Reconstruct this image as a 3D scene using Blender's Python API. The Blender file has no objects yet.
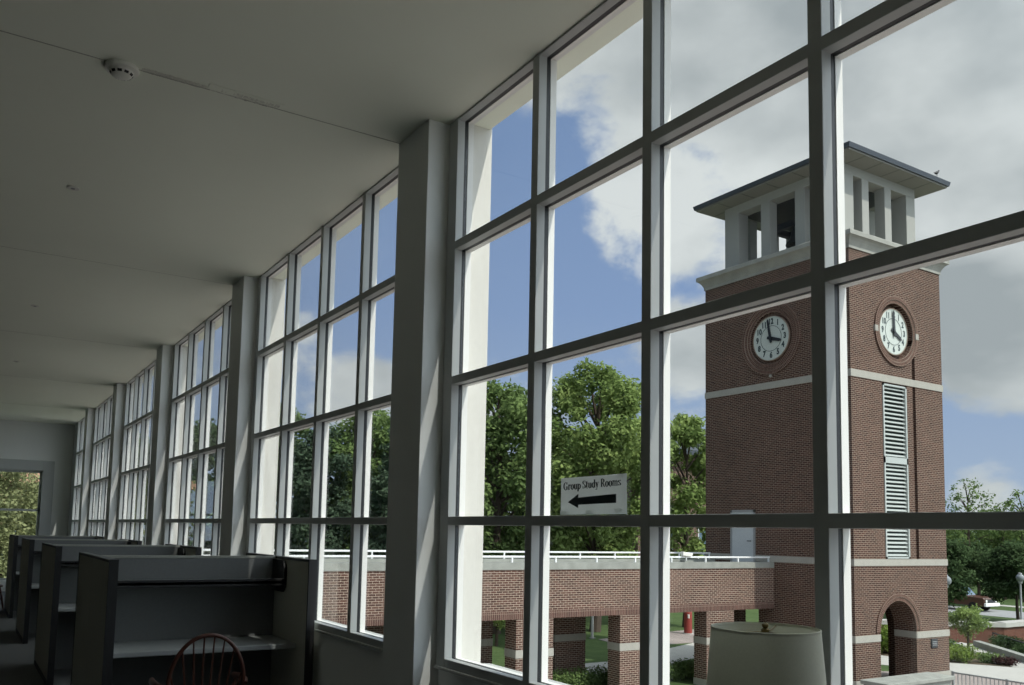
import bpy, bmesh, math, random
import numpy as np
from mathutils import Vector
from math import sin, cos, pi, radians, atan2

random.seed(7)
sc = bpy.context.scene
C = sc.collection
G = -3.55            # ground level outside (the room is on the upper floor)

# ------------------------------------------------------------------ materials
def new_mat(name):
    m = bpy.data.materials.new(name); m.use_nodes = True
    nt = m.node_tree
    return m, nt, nt.nodes, nt.links, nt.nodes['Principled BSDF']

def plain(name, col, rough=.6, metal=0.0, var=.06, scale=6.0, bump=0.0):
    """one colour with a slight procedural mottling"""
    m, nt, N, L, b = new_mat(name)
    b.inputs['Roughness'].default_value = rough
    b.inputs['Metallic'].default_value = metal
    geo = N.new('ShaderNodeNewGeometry')
    no = N.new('ShaderNodeTexNoise'); no.inputs['Scale'].default_value = scale; no.inputs['Detail'].default_value = 4
    L.new(geo.outputs['Position'], no.inputs['Vector'])
    mx = N.new('ShaderNodeMix'); mx.data_type = 'RGBA'
    mx.inputs[6].default_value = (*[max(0, c*(1-var)) for c in col], 1)
    mx.inputs[7].default_value = (*[min(1, c*(1+var)) for c in col], 1)
    L.new(no.outputs['Fac'], mx.inputs[0]); L.new(mx.outputs[2], b.inputs['Base Color'])
    if bump:
        bp = N.new('ShaderNodeBump'); bp.inputs['Strength'].default_value = bump; bp.inputs['Distance'].default_value = .01
        L.new(no.outputs['Fac'], bp.inputs['Height']); L.new(bp.outputs['Normal'], b.inputs['Normal'])
    return m

def brick_mat(name, c1, c2, mortar, mode='wall', bw=.203, rh=.0677):
    m, nt, N, L, b = new_mat(name)
    b.inputs['Roughness'].default_value = .9
    b.inputs['Specular IOR Level'].default_value = .15
    if mode == 'uv':
        tc = N.new('ShaderNodeTexCoord'); vec = tc.outputs['UV']
    else:
        geo = N.new('ShaderNodeNewGeometry')
        sp = N.new('ShaderNodeSeparateXYZ'); L.new(geo.outputs['Position'], sp.inputs[0])
        sn = N.new('ShaderNodeSeparateXYZ'); L.new(geo.outputs['True Normal'], sn.inputs[0])
        ab = N.new('ShaderNodeMath'); ab.operation = 'ABSOLUTE'; L.new(sn.outputs['X'], ab.inputs[0])
        gt = N.new('ShaderNodeMath'); gt.operation = 'GREATER_THAN'; gt.inputs[1].default_value = .5; L.new(ab.outputs[0], gt.inputs[0])
        mf = N.new('ShaderNodeMix'); mf.data_type = 'FLOAT'
        L.new(gt.outputs[0], mf.inputs[0]); L.new(sp.outputs['X'], mf.inputs[2]); L.new(sp.outputs['Y'], mf.inputs[3])
        cb = N.new('ShaderNodeCombineXYZ')
        if mode == 'wall':
            L.new(mf.outputs[0], cb.inputs['X']); L.new(sp.outputs['Z'], cb.inputs['Y'])
        else:                       # soldier course: bricks stand on end
            L.new(sp.outputs['Z'], cb.inputs['X']); L.new(mf.outputs[0], cb.inputs['Y'])
        vec = cb.outputs[0]
    br = N.new('ShaderNodeTexBrick')
    br.inputs['Scale'].default_value = 1
    br.inputs['Brick Width'].default_value = bw; br.inputs['Row Height'].default_value = rh
    br.inputs['Mortar Size'].default_value = .0058; br.inputs['Mortar Smooth'].default_value = .15
    br.inputs['Bias'].default_value = 0
    br.inputs['Color1'].default_value = (*c1, 1); br.inputs['Color2'].default_value = (*c2, 1)
    br.inputs['Mortar'].default_value = (*mortar, 1)
    if mode != 'wall': br.offset = 0
    L.new(vec, br.inputs['Vector'])
    no = N.new('ShaderNodeTexNoise'); no.inputs['Scale'].default_value = .9; no.inputs['Detail'].default_value = 3
    L.new(vec, no.inputs['Vector'])
    mx = N.new('ShaderNodeMix'); mx.data_type = 'RGBA'; mx.blend_type = 'MULTIPLY'; mx.inputs[0].default_value = .35
    L.new(br.outputs['Color'], mx.inputs[6]); L.new(no.outputs['Fac'], mx.inputs[7])
    L.new(mx.outputs[2], b.inputs['Base Color'])
    return m

def leaf_mat(name, ca, cb, scale=.6):
    m, nt, N, L, b = new_mat(name)
    out = N['Material Output']; N.remove(b)
    geo = N.new('ShaderNodeNewGeometry')
    no = N.new('ShaderNodeTexNoise'); no.inputs['Scale'].default_value = scale; no.inputs['Detail'].default_value = 6; no.inputs['Roughness'].default_value = .7
    L.new(geo.outputs['Position'], no.inputs['Vector'])
    cr = N.new('ShaderNodeValToRGB')
    cr.color_ramp.elements[0].position = .35; cr.color_ramp.elements[0].color = (*ca, 1)
    cr.color_ramp.elements[1].position = .65; cr.color_ramp.elements[1].color = (*cb, 1)
    L.new(no.outputs['Fac'], cr.inputs[0])
    d = N.new('ShaderNodeBsdfDiffuse'); t = N.new('ShaderNodeBsdfTranslucent')
    L.new(cr.outputs[0], d.inputs[0]); L.new(cr.outputs[0], t.inputs[0])
    mx = N.new('ShaderNodeMixShader'); mx.inputs[0].default_value = .35
    L.new(d.outputs[0], mx.inputs[1]); L.new(t.outputs[0], mx.inputs[2]); L.new(mx.outputs[0], out.inputs[0])
    return m

def glass_mat(name, tint=(.965, .98, .98), refl=1.0):
    m, nt, N, L, b = new_mat(name)
    out = N['Material Output']; N.remove(b)
    tr = N.new('ShaderNodeBsdfTransparent'); tr.inputs[0].default_value = (*tint, 1)
    gl = N.new('ShaderNodeBsdfGlossy'); gl.inputs['Roughness'].default_value = .0
    gl.inputs[0].default_value = (refl, refl, refl, 1)
    lw = N.new('ShaderNodeLayerWeight'); lw.inputs['Blend'].default_value = .5
    pw = N.new('ShaderNodeMath'); pw.operation = 'POWER'; pw.inputs[1].default_value = 5; L.new(lw.outputs['Facing'], pw.inputs[0])
    ma = N.new('ShaderNodeMath'); ma.operation = 'MULTIPLY_ADD'; ma.inputs[1].default_value = .9; ma.inputs[2].default_value = .025; L.new(pw.outputs[0], ma.inputs[0])
    mx = N.new('ShaderNodeMixShader')
    L.new(ma.outputs[0], mx.inputs[0]); L.new(tr.outputs[0], mx.inputs[1]); L.new(gl.outputs[0], mx.inputs[2])
    L.new(mx.outputs[0], out.inputs[0])
    return m

def ground_mat(name, ca, cb, scale, bump=.3):
    m, nt, N, L, b = new_mat(name)
    b.inputs['Roughness'].default_value = .95; b.inputs['Specular IOR Level'].default_value = .1
    geo = N.new('ShaderNodeNewGeometry')
    n1 = N.new('ShaderNodeTexNoise'); n1.inputs['Scale'].default_value = scale; n1.inputs['Detail'].default_value = 8; n1.inputs['Roughness'].default_value = .7
    L.new(geo.outputs['Position'], n1.inputs['Vector'])
    cr = N.new('ShaderNodeValToRGB')
    cr.color_ramp.elements[0].position = .3; cr.color_ramp.elements[0].color = (*ca, 1)
    cr.color_ramp.elements[1].position = .7; cr.color_ramp.elements[1].color = (*cb, 1)
    L.new(n1.outputs['Fac'], cr.inputs[0]); L.new(cr.outputs[0], b.inputs['Base Color'])
    return m

M = {}
M['ceiling'] = plain('ceiling_paint', (.85, .88, .765), .9, var=.03, scale=1.2)
M['walldark'] = plain('bounce_cut_dark_wall', (.06, .056, .05), .8, var=.2, scale=5)  # near-black tone for the unseen walls, chosen to cut bounce light
M['seam'] = plain('seam_grey', (.42, .42, .36), .95)  # flat grey for ceiling joint lines and flecks in the crumbling tape
M['patch'] = plain('crumbling_plaster', (.70, .70, .61), .95, var=.45, scale=75, bump=.6)
M['wall'] = plain('wall_paint', (.78, .80, .78), .8, var=.03, scale=2)
M['frame'] = plain('window_frame_paint', (.47, .49, .48), .5, var=.04)
M['gasket'] = plain('black_gasket', (.012, .014, .016), .5)
M['cap'] = plain('exterior_white_cap', (.72, .72, .69), .5, var=.03)
M['precast'] = plain('cream_precast', (.63, .62, .57), .85, var=.05, scale=25, bump=.1)
M['sillstone'] = plain('grey_exterior_sill', (.42, .43, .41), .9, var=.35, scale=30)
M['glass'] = glass_mat('window_glass')
M['carpet'] = plain('grey_carpet', (.12, .124, .124), .98, var=.18, scale=60)
M['fabric'] = plain('grey_panel_fabric', (.30, .305, .275), .95, var=.12, scale=90)
M['fabric_end'] = plain('olive_grey_end_panel_fabric', (.42, .42, .365), .95, var=.12, scale=90)
M['fabric2'] = plain('charcoal_panel_fabric', (.15, .157, .157), .95, var=.12, scale=90)
M['black'] = plain('black_trim', (.012, .012, .013), .55)
M['laminate'] = plain('grey_laminate', (.31, .325, .325), .45, var=.04)
M['wood'] = plain('red_brown_wood', (.075, .024, .015), .35, var=.25, scale=12)
M['shade'] = None
M['brass'] = plain('dull_brass', (.20, .15, .06), .4, .8)
M['metal'] = plain('grey_metal', (.34, .35, .35), .45, .4)
M['darkmetal'] = plain('dark_metal', (.03, .034, .04), .45, .3)
M['white'] = plain('white_plastic', (.74, .74, .68), .5, var=.04)
M['whitepaint'] = plain('white_painted_steel', (.80, .81, .80), .45, var=.03)
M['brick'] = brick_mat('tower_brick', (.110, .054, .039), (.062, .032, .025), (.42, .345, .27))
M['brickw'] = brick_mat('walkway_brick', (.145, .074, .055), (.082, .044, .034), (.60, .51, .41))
M['soldier'] = brick_mat('soldier_brick', (.150, .078, .062), (.095, .050, .041), (.36, .28, .22), mode='soldier')
M['ringbrick'] = brick_mat('ring_brick', (.135, .070, .052), (.09, .048, .037), (.36, .28, .22), mode='uv', bw=.11, rh=.07)
M['brickr'] = brick_mat('retaining_brick', (.17, .060, .040), (.12, .045, .031), (.25, .17, .13))
M['stone'] = plain('pale_limestone', (.345, .335, .29), .9, var=.14, scale=4, bump=.1)
M['stonew'] = plain('weathered_limestone', (.30, .30, .265), .9, var=.4, scale=2.2, bump=.1)
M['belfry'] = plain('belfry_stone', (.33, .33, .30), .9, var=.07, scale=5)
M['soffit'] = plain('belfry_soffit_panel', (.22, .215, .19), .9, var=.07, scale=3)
M['fascia'] = plain('slate_blue_roof_metal', (.045, .055, .068), .5, .2)
M['dial'] = plain('pale_clock_dial', (.50, .54, .49), .6, var=.03)
M['ink'] = plain('dark_clock_numerals', (.02, .035, .038), .6)
M['hand'] = plain('black_clock_hand', (.012, .014, .016), .5)
M['louver'] = plain('pale_grey_louver', (.40, .435, .41), .5, var=.03)
M['louverdark'] = plain('dark_louver_void', (.015, .025, .022), .8)
M['door'] = plain('pale_grey_steel_door', (.50, .53, .54), .5, var=.03)
M['concrete'] = plain('pale_concrete', (.42, .41, .375), .92, var=.12, scale=2.5, bump=.1)
M['concw'] = plain('weathered_concrete', (.27, .28, .25), .92, var=.35, scale=2.5, bump=.15)
M['paver'] = brick_mat('pinkish_pavers', (.42, .36, .33), (.36, .31, .29), (.2, .18, .16), mode='flat')
M['asphalt'] = ground_mat('grey_asphalt', (.26, .27, .27), (.33, .33, .33), 4)
M['grass'] = ground_mat('mown_grass', (.050, .085, .030), (.090, .130, .050), 1.3)
M['mulch'] = ground_mat('bark_mulch', (.06, .04, .028), (.16, .13, .09), 6)
M['leafA'] = leaf_mat('bright_green_leaf', (.12, .185, .055), (.34, .43, .15))
M['leafB'] = leaf_mat('mid_green_leaf', (.09, .145, .050), (.235, .32, .115))
M['leafC'] = leaf_mat('dark_evergreen_needle', (.050, .082, .052), (.135, .19, .115))
M['leafD'] = leaf_mat('olive_leaf', (.12, .14, .06), (.38, .40, .20))
M['leafE'] = leaf_mat('shade_green_leaf', (.038, .066, .030), (.10, .15, .065))
M['leafF'] = leaf_mat('fresh_shrub_leaf', (.10, .16, .03), (.27, .36, .09))
M['leafP'] = leaf_mat('purple_leaf', (.035, .018, .020), (.09, .05, .045))
M['bark'] = plain('tree_bark', (.075, .055, .040), .95, var=.3, scale=5, bump=.4)
M['paper'] = None
M['red'] = plain('red_paint', (.26, .04, .028), .5)
M['carbrown'] = plain('brown_car_paint', (.10, .048, .033), .3, .1)
M['carglass'] = plain('blue_grey_car_glass', (.10, .16, .24), .1)
M['tire'] = plain('tyre_rubber', (.015, .015, .015), .8)
M['tan'] = plain('tan_roof_tile', (.30, .17, .11), .9, var=.3, scale=4)

def translucent_mat(name, col, f, tcol=None):
    m, nt, N, L, b = new_mat(name)
    out = N['Material Output']; N.remove(b)
    geo = N.new('ShaderNodeNewGeometry')
    no = N.new('ShaderNodeTexNoise'); no.inputs['Scale'].default_value = 160
    L.new(geo.outputs['Position'], no.inputs['Vector'])
    mc = N.new('ShaderNodeMix'); mc.data_type = 'RGBA'
    mc.inputs[6].default_value = (*[c*.93 for c in col], 1); mc.inputs[7].default_value = (*[min(1, c*1.06) for c in col], 1)
    L.new(no.outputs['Fac'], mc.inputs[0])
    d = N.new('ShaderNodeBsdfDiffuse'); t = N.new('ShaderNodeBsdfTranslucent')
    L.new(mc.outputs[2], d.inputs[0]); L.new(mc.outputs[2], t.inputs[0])
    mx = N.new('ShaderNodeMixShader'); mx.inputs[0].default_value = f
    L.new(d.outputs[0], mx.inputs[1]); L.new(t.outputs[0], mx.inputs[2]); L.new(mx.outputs[0], out.inputs[0])
    return m
M['shade'] = translucent_mat('linen_lampshade', (.84, .84, .75), .38)
M['paper'] = translucent_mat('sign_paper', (.80, .82, .80), .45)

# ------------------------------------------------------------------ mesh builder
class MB:
    def __init__(s): s.v = []; s.f = []; s.m = []; s.sm = []; s.uv = {}
    def add(s, vs, fs, mi=0, smooth=False):
        o = len(s.v); s.v += [tuple(p) for p in vs]
        for f in fs:
            s.f.append(tuple(o+i for i in f)); s.m.append(mi); s.sm.append(smooth)
        return s
    def box(s, x0, x1, y0, y1, z0, z1, mi=0):
        x0, x1 = min(x0, x1), max(x0, x1); y0, y1 = min(y0, y1), max(y0, y1); z0, z1 = min(z0, z1), max(z0, z1)
        v = [(x0,y0,z0),(x1,y0,z0),(x1,y1,z0),(x0,y1,z0),(x0,y0,z1),(x1,y0,z1),(x1,y1,z1),(x0,y1,z1)]
        return s.add(v, [(0,3,2,1),(4,5,6,7),(0,1,5,4),(1,2,6,5),(2,3,7,6),(3,0,4,7)], mi)
    def prism(s, pts, axis, a, b, mi=0):
        """polygon pts (2-D) extruded along an axis: 'x' -> (y,z), 'y' -> (x,z), 'z' -> (x,y)"""
        def P(p, t): return {'x': (t, p[0], p[1]), 'y': (p[0], t, p[1]), 'z': (p[0], p[1], t)}[axis]
        n = len(pts)
        v = [P(p, a) for p in pts] + [P(p, b) for p in pts]
        f = [tuple(range(n))[::-1], tuple(range(n, 2*n))] + [(i, (i+1) % n, n+(i+1) % n, n+i) for i in range(n)]
        return s.add(v, f, mi)
    def tube(s, pts, r, n=10, mi=0, caps=True):
        pts = [Vector(p) for p in pts]
        rs = r if isinstance(r, (list, tuple)) else [r]*len(pts)
        vs = []; up = None
        for i, p in enumerate(pts):
            t = (pts[min(i+1, len(pts)-1)] - pts[max(i-1, 0)]).normalized()
            if up is None: up = t.orthogonal().normalized()
            else:
                up = up - t*up.dot(t)
                up = up.normalized() if up.length > 1e-6 else t.orthogonal().normalized()
            w = t.cross(up)
            for k in range(n):
                a = 2*pi*k/n; vs.append(p + (up*cos(a) + w*sin(a))*rs[i])
        fs = []
        for i in range(len(pts)-1):
            for k in range(n): fs.append((i*n+k, i*n+(k+1) % n, (i+1)*n+(k+1) % n, (i+1)*n+k))
        if caps: fs += [tuple(range(n))[::-1], tuple(range((len(pts)-1)*n, len(pts)*n))]
        return s.add(vs, fs, mi, True)
    def lathe(s, prof, c, n=40, mi=0, axis='z', closed=False):
        """profile [(r, h)] turned about an axis through c"""
        vs = []
        for r, h in prof:
            for k in range(n):
                a = 2*pi*k/n; p = (r*cos(a), r*sin(a))
                d = {'z': (p[0], p[1], h), 'x': (h, p[0], p[1]), 'y': (p[0], h, p[1])}[axis]
                vs.append((c[0]+d[0], c[1]+d[1], c[2]+d[2]))
        m = len(prof); fs = []
        for i in range(m-1 + (1 if closed else 0)):
            j = (i+1) % m
            for k in range(n): fs.append((i*n+k, i*n+(k+1) % n, j*n+(k+1) % n, j*n+k))
        if not closed:
            if prof[0][0] > 1e-5: fs.append(tuple(range(n)))
            if prof[-1][0] > 1e-5: fs.append(tuple(range((m-1)*n, m*n)))
        return s.add(vs, fs, mi, True)
    def build(s, name, mats, parent=None, bevel=0.0, props=None):
        if not isinstance(mats, (list, tuple)): mats = [mats]
        root = parent
        while root is not None and root.parent is not None: root = root.parent
        off = Vector(root.location) if root is not None else Vector((0, 0, 0))
        me = bpy.data.meshes.new(name)
        me.from_pydata([tuple(Vector(p)-off) for p in s.v], [], s.f)
        for m in mats: me.materials.append(m)
        me.polygons.foreach_set('material_index', s.m); me.polygons.foreach_set('use_smooth', s.sm)
        bm = bmesh.new(); bm.from_mesh(me); bmesh.ops.remove_doubles(bm, verts=bm.verts, dist=1e-6) if any(s.sm) else None
        bmesh.ops.recalc_face_normals(bm, faces=bm.faces)
        for e in bm.edges:
            if len(e.link_faces) == 2 and e.calc_face_angle(0) > radians(38): e.smooth = False
        bm.to_mesh(me); bm.free(); me.update()
        o = bpy.data.objects.new(name, me); C.objects.link(o)
        if parent is not None: o.parent = parent
        if bevel:
            b = o.modifiers.new('edge', 'BEVEL'); b.width = bevel; b.segments = 2; b.limit_method = 'ANGLE'; b.angle_limit = radians(50)
        return o

def tag(o, label, cat, group=None, kind=None):
    o['label'] = label; o['category'] = cat
    if group: o['group'] = group
    if kind: o['kind'] = kind
    return o
def thing(name, loc, label, cat, group=None, rz=0, kind=None):
    o = bpy.data.objects.new(name, None); C.objects.link(o); o.empty_display_size = .1
    o.location = loc; o.rotation_euler = (0, 0, rz)
    return tag(o, label, cat, group, kind)
def dup(root, loc, rz=None, label=None, name=None):
    def cp(o, par):
        c = o.copy(); C.objects.link(c); c.parent = par
        for ch in [x for x in allobs if x.parent == o]: cp(ch, c)
        return c
    allobs = list(C.objects)
    r = cp(root, None); r.location = loc
    if rz is not None: r.rotation_euler = (0, 0, rz)
    if label: r['label'] = label
    if name: r.name = name
    return r
def boolean(o, cutters):
    """cut closed meshes out of o and bake the result"""
    tmp = []
    for c in cutters:
        co = c.build('cutter', M['black']); co.location = (0, 0, 0)
        root = o
        while root.parent is not None: root = root.parent
        co.location = (0, 0, 0); tmp.append(co)
        md = o.modifiers.new('b', 'BOOLEAN'); md.object = co; md.operation = 'DIFFERENCE'; md.solver = 'EXACT'
    dg = bpy.context.evaluated_depsgraph_get(); dg.update()
    me = bpy.data.meshes.new_from_object(o.evaluated_get(dg))
    o.modifiers.clear(); o.data = me
    for co in tmp: bpy.data.objects.remove(co, do_unlink=True)

def circle(cx, cy, r, n=40, a0=0, a1=2*pi, full=True):
    return [(cx + r*cos(a0+(a1-a0)*i/(n if full else n-1)), cy + r*sin(a0+(a1-a0)*i/(n if full else n-1))) for i in range(n)]

# ------------------------------------------------------------------ the room
WX = 2.30            # room face of the window frames
JY, PANE, PER = 4.18, .818, 3.7776
YEND, YBACK, XLEFT = 23.06, -6.9, -2.3
HEAD, CEIL = 3.935, 3.972

tag(MB().box(XLEFT-.2, 2.55, YBACK-.2, YEND+.2, -.25, 0).build('floor', M['carpet']), 'grey carpeted floor of the long reading room', 'floor', kind='structure')
tag(MB().box(XLEFT-.2, 2.528, YBACK-.2, YEND+.3, CEIL, CEIL+.30).build('ceiling', M['ceiling']), 'plain off-white flat ceiling above the window wall', 'ceiling', kind='structure')
tag(MB().box(2.36, 2.553, YBACK-.2, YEND+.3, 4.012, 4.5).build('trim_1', M['precast']), 'cream roof edge outside above the windows', 'roof edge', kind='structure')
tag(MB().box(XLEFT-.2, XLEFT, YBACK-.2, YEND+.2, 0, CEIL).build('wall_left', M['walldark']), 'unseen wall along the far side of the aisle, moved in and darkened to cut bounce light', 'wall', kind='structure')  # unseen wall, moved in and darkened to reduce bounce on the frame fronts
tag(MB().box(XLEFT, 2.36, YBACK-.2, YBACK, 0, CEIL).build('wall_back', M['walldark']), 'unseen wall at the near end of the room, darkened to cut bounce light', 'wall', kind='structure')
# end wall with an opening
w = MB(); ox0, ox1, oz0, oz1 = -1.2, 1.69, .25, 2.82
w.box(XLEFT, ox0, YEND, YEND+.2, 0, CEIL).box(ox1, 2.5, YEND, YEND+.2, 0, CEIL).box(ox0, ox1, YEND, YEND+.2, oz1, CEIL).box(ox0, ox1, YEND, YEND+.2, 0, oz0)
tag(w.build('wall_end', M['wall']), 'pale painted wall at the far end of the aisle', 'wall', kind='structure')
wn = thing('window_20', (ox0, YEND, oz0), 'wide end window at the far left of the room showing olive foliage', 'window', kind='structure')
f = MB()
for x0, x1, z0, z1 in ((ox0-.02, ox0+.05, oz0, oz1), (ox1-.05, ox1+.02, oz0, oz1), (ox0, ox1, oz1-.05, oz1+.02), (ox0, ox1, oz0-.02, oz0+.05), (ox0, ox1, 1.86, 1.91), (.2, .25, oz0, oz1)):
    f.box(x0, x1, YEND+.06, YEND+.14, z0, z1)
f.build('window_frame', M['frame'], wn)
f = MB()
for x0, x1, z0, z1 in ((ox0-.24, ox0, oz0, oz1+.24), (ox1, ox1+.24, oz0, oz1+.24), (ox0, ox1, oz1, oz1+.24)):
    f.box(x0, x1, YEND-.05, YEND, z0, z1)
f.build('casing', M['frame'], wn, bevel=.006)
MB().box(ox0, ox1, YEND+.095, YEND+.101, oz0, oz1).build('glazing', M['glass'], wn)

# ceiling seams at every bay, one of them crumbling
seams = ['hairline ceiling joint with crumbling tape beside the smoke detector', 'second ceiling joint along the room', 'third ceiling joint along the room', 'fourth ceiling joint along the room', 'farthest ceiling joint along the room']
for k in range(5):
    y = 4.673 + PER*k
    m = MB()
    if k == 0:
        m.box(XLEFT, .67, y-.003, y+.003, CEIL-.002, CEIL+.001, 0)
        m.box(.67, 2.17, y-.0025, y+.0025, CEIL-.002, CEIL+.001, 0)
        rnd = random.Random(3)
        def strip(x0, x1, w0, w1, n, mi, th, ymid):
            for i in range(n):
                a = x0+(x1-x0)*i/n; b = x0+(x1-x0)*(i+1)/n
                hw = rnd.uniform(w0, w1)
                m.box(a, b*.9985, y+ymid-hw, y+ymid+hw*.6, CEIL-th*rnd.uniform(.5, 1.2), CEIL+.001, mi)
        strip(.67, 1.0, .014, .026, 70, 1, .0016, -.014)
        strip(.69, .99, .002, .008, 80, 3, .0022, -.020)
        strip(.68, .97, .001, .005, 50, 0, .0026, .004)
        strip(1.005, 1.42, .034, .040, 3, 2, .0035, -.035)
        strip(1.07, 1.40, .006, .026, 60, 1, .0040, -.030)
        strip(1.02, 1.38, .002, .012, 40, 1, .0040, -.006)
        strip(1.14, 1.34, .002, .005, 12, 0, .0055, .0)
    else:
        m.box(XLEFT, 2.17, y-.0015, y+.0015, CEIL-.0015, CEIL+.001, 0)
    tag(m.build('trim_%d' % (k+2), [M['seam'], M['patch'], M['ceiling'], M['white']]), seams[k], 'ceiling joint', kind='structure')

# window wall: sill wall, pillars, one window per bay
BAYS = range(-2, 6)
sw = MB().box(WX+.02, 2.53, YBACK-.2, YEND+.2, -.3, .845)
sw.box(2.40, 2.53, YBACK-.2, YEND+.2, G, -.3)
tag(sw.build('wall_right', M['wall']), 'low pale wall below the long row of windows', 'wall', kind='structure')
wl = {0: 'nearest tall grid window, the one with the paper sign', 1: 'tall grid window behind the nearest study carrel', 2: 'third tall grid window along the wall', 3: 'fourth tall grid window along the wall', 4: 'fifth tall grid window along the wall', 5: 'last narrow grid window beside the far end wall', -1: 'tall grid window beside and behind the viewer', -2: 'tall grid window nearest the back wall'}
nwin = 1
for b in BAYS:
    yj = JY + b*PER                          # near edge of the far jamb
    npan = 4 if b < 5 else 3
    ynear = yj - 4*PANE
    if b == 5:
        yj = ynear + 3*PANE
        yfar = YEND
    else: yfar = yj+.10
    wn = thing('window_%d' % nwin, (WX, (yj+ynear)/2, .85), wl[b], 'window', kind='structure'); nwin += 1
    fr, ga, ca = MB(), MB(), MB()
    bars = []
    # vertical members
    bars.append((yj, yfar if b == 5 else yj+.097, .86, HEAD+.04))
    for k in range(1, npan): bars.append((yj-k*PANE, yj-k*PANE+.055, .86, HEAD+.04))
    bars.append((ynear-.045, ynear+.055, .86, HEAD+.04))
    hz = [(.855, .907), (1.632, 1.679), (2.416, 2.463), (3.195, 3.243), (3.962, CEIL+.02)]
    for y0, y1, z0, z1 in bars:
        fr.box(WX, WX+.048, y0, y1, z0, z1); ga.box(WX+.047, WX+.073, y0+.004, y1-.004, z0, z1); ca.box(WX+.072, WX+.108, y0+.001, y1-.001, z0, z1)
    for z0, z1 in hz:
        fr.box(WX+.0005, WX+.0475, ynear, yj, z0, z1); ga.box(WX+.0475, WX+.0725, ynear, yj, z0+.004, z1-.004); ca.box(WX+.0725, WX+.1075, ynear, yj, z0+.001, z1-.001)
    fr.build('mullion_grid', M['frame'], wn, bevel=.0025)
    ga.build('gasket', M['gasket'], wn)
    ca.build('glazing_cap', M['cap'], wn)
    gz = MB().box(WX+.057, WX+.063, ynear, yj, .88, HEAD)
    gz.build('glazing', M['glass'], wn)
    MB().box(WX-.012, WX+.05, ynear-.045, yj+.097, .845, .862).build('sill', M['frame'], wn, bevel=.003)
    MB().prism([(2.405, .872), (2.60, .862), (2.60, .80), (2.405, .80)], 'y', ynear-.025, yj+.015).build('outside_sill', M['sillstone'], wn)
    # pillar on the near side of this bay
    if b > -2:
        p0, p1 = ynear-.405, ynear
        m = MB().box(2.165, WX+.02, p0+.002, p1-.002, 0, CEIL)
        m.box(WX+.02, 2.41, p0+.09, p1-.05, .84, 4.01)
        m.box(2.409, 2.545, p0-.08, p1-.03, G, 4.012, 1)
        names = {0: 'pale pillar beside and behind the viewer', 1: 'nearest full-height pillar between the first two windows', 2: 'second pillar along the window wall', 3: 'third pillar along the window wall', 4: 'fourth pillar along the window wall', 5: 'farthest pillar along the window wall', -1: 'pale pillar farthest behind the viewer'}
        tag(m.build('pillar', [M['wall'], M['precast']], bevel=.004), names[b], 'pillar', 'pillars between the windows', 'structure')

# sprinkler covers and smoke detector
d = thing('smoke_detector', (.58, 4.70, CEIL), 'round white smoke detector on the ceiling over the crumbling joint', 'smoke detector')
MB().lathe([(.0, .0), (.083, 0), (.085, -.008), (.082, -.020), (.070, -.024), (.0, -.024)], (.58, 4.70, CEIL), 40).build('base', M['white'], d)
h = MB().lathe([(.060, -.022), (.058, -.034), (.047, -.046), (.030, -.051), (0, -.052)], (.58, 4.70, CEIL), 40).build('sensor_head', M['white'], d)
sl = MB()
for k in range(10):
    a = 2*pi*k/10
    sl.add([(.58+.0560*cos(a+t)+o*cos(a), 4.70+.0560*sin(a+t)+o*sin(a), CEIL+z) for o, z in ((.0025, -.0345), (-.0055, -.0455)) for t in (-.2, .2)], [(0, 1, 3, 2)])
sl.build('vent_slot', M['black'], h)
for i, (x, y, lb) in enumerate(((.553, 6.643, 'small white sprinkler cover on the ceiling nearest the smoke detector'), (.589, 10.6, 'small white sprinkler cover farther down the ceiling'), (.62, 14.5, 'tiny farthest sprinkler cover on the ceiling'))):
    d = thing('ceiling_sprinkler', (x, y, CEIL), lb, 'sprinkler', 'sprinkler covers on the ceiling')
    MB().lathe([(0, -.006), (.040, -.006), (.042, -.003), (.042, .0), (0, 0)], (x, y, CEIL), 28).build('plate', M['white'], d)
    MB().lathe([(0, -.009), (.013, -.009), (.015, -.006), (.0, -.006)], (x, y, CEIL), 16).build('center_cap', M['metal'], d)

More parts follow.
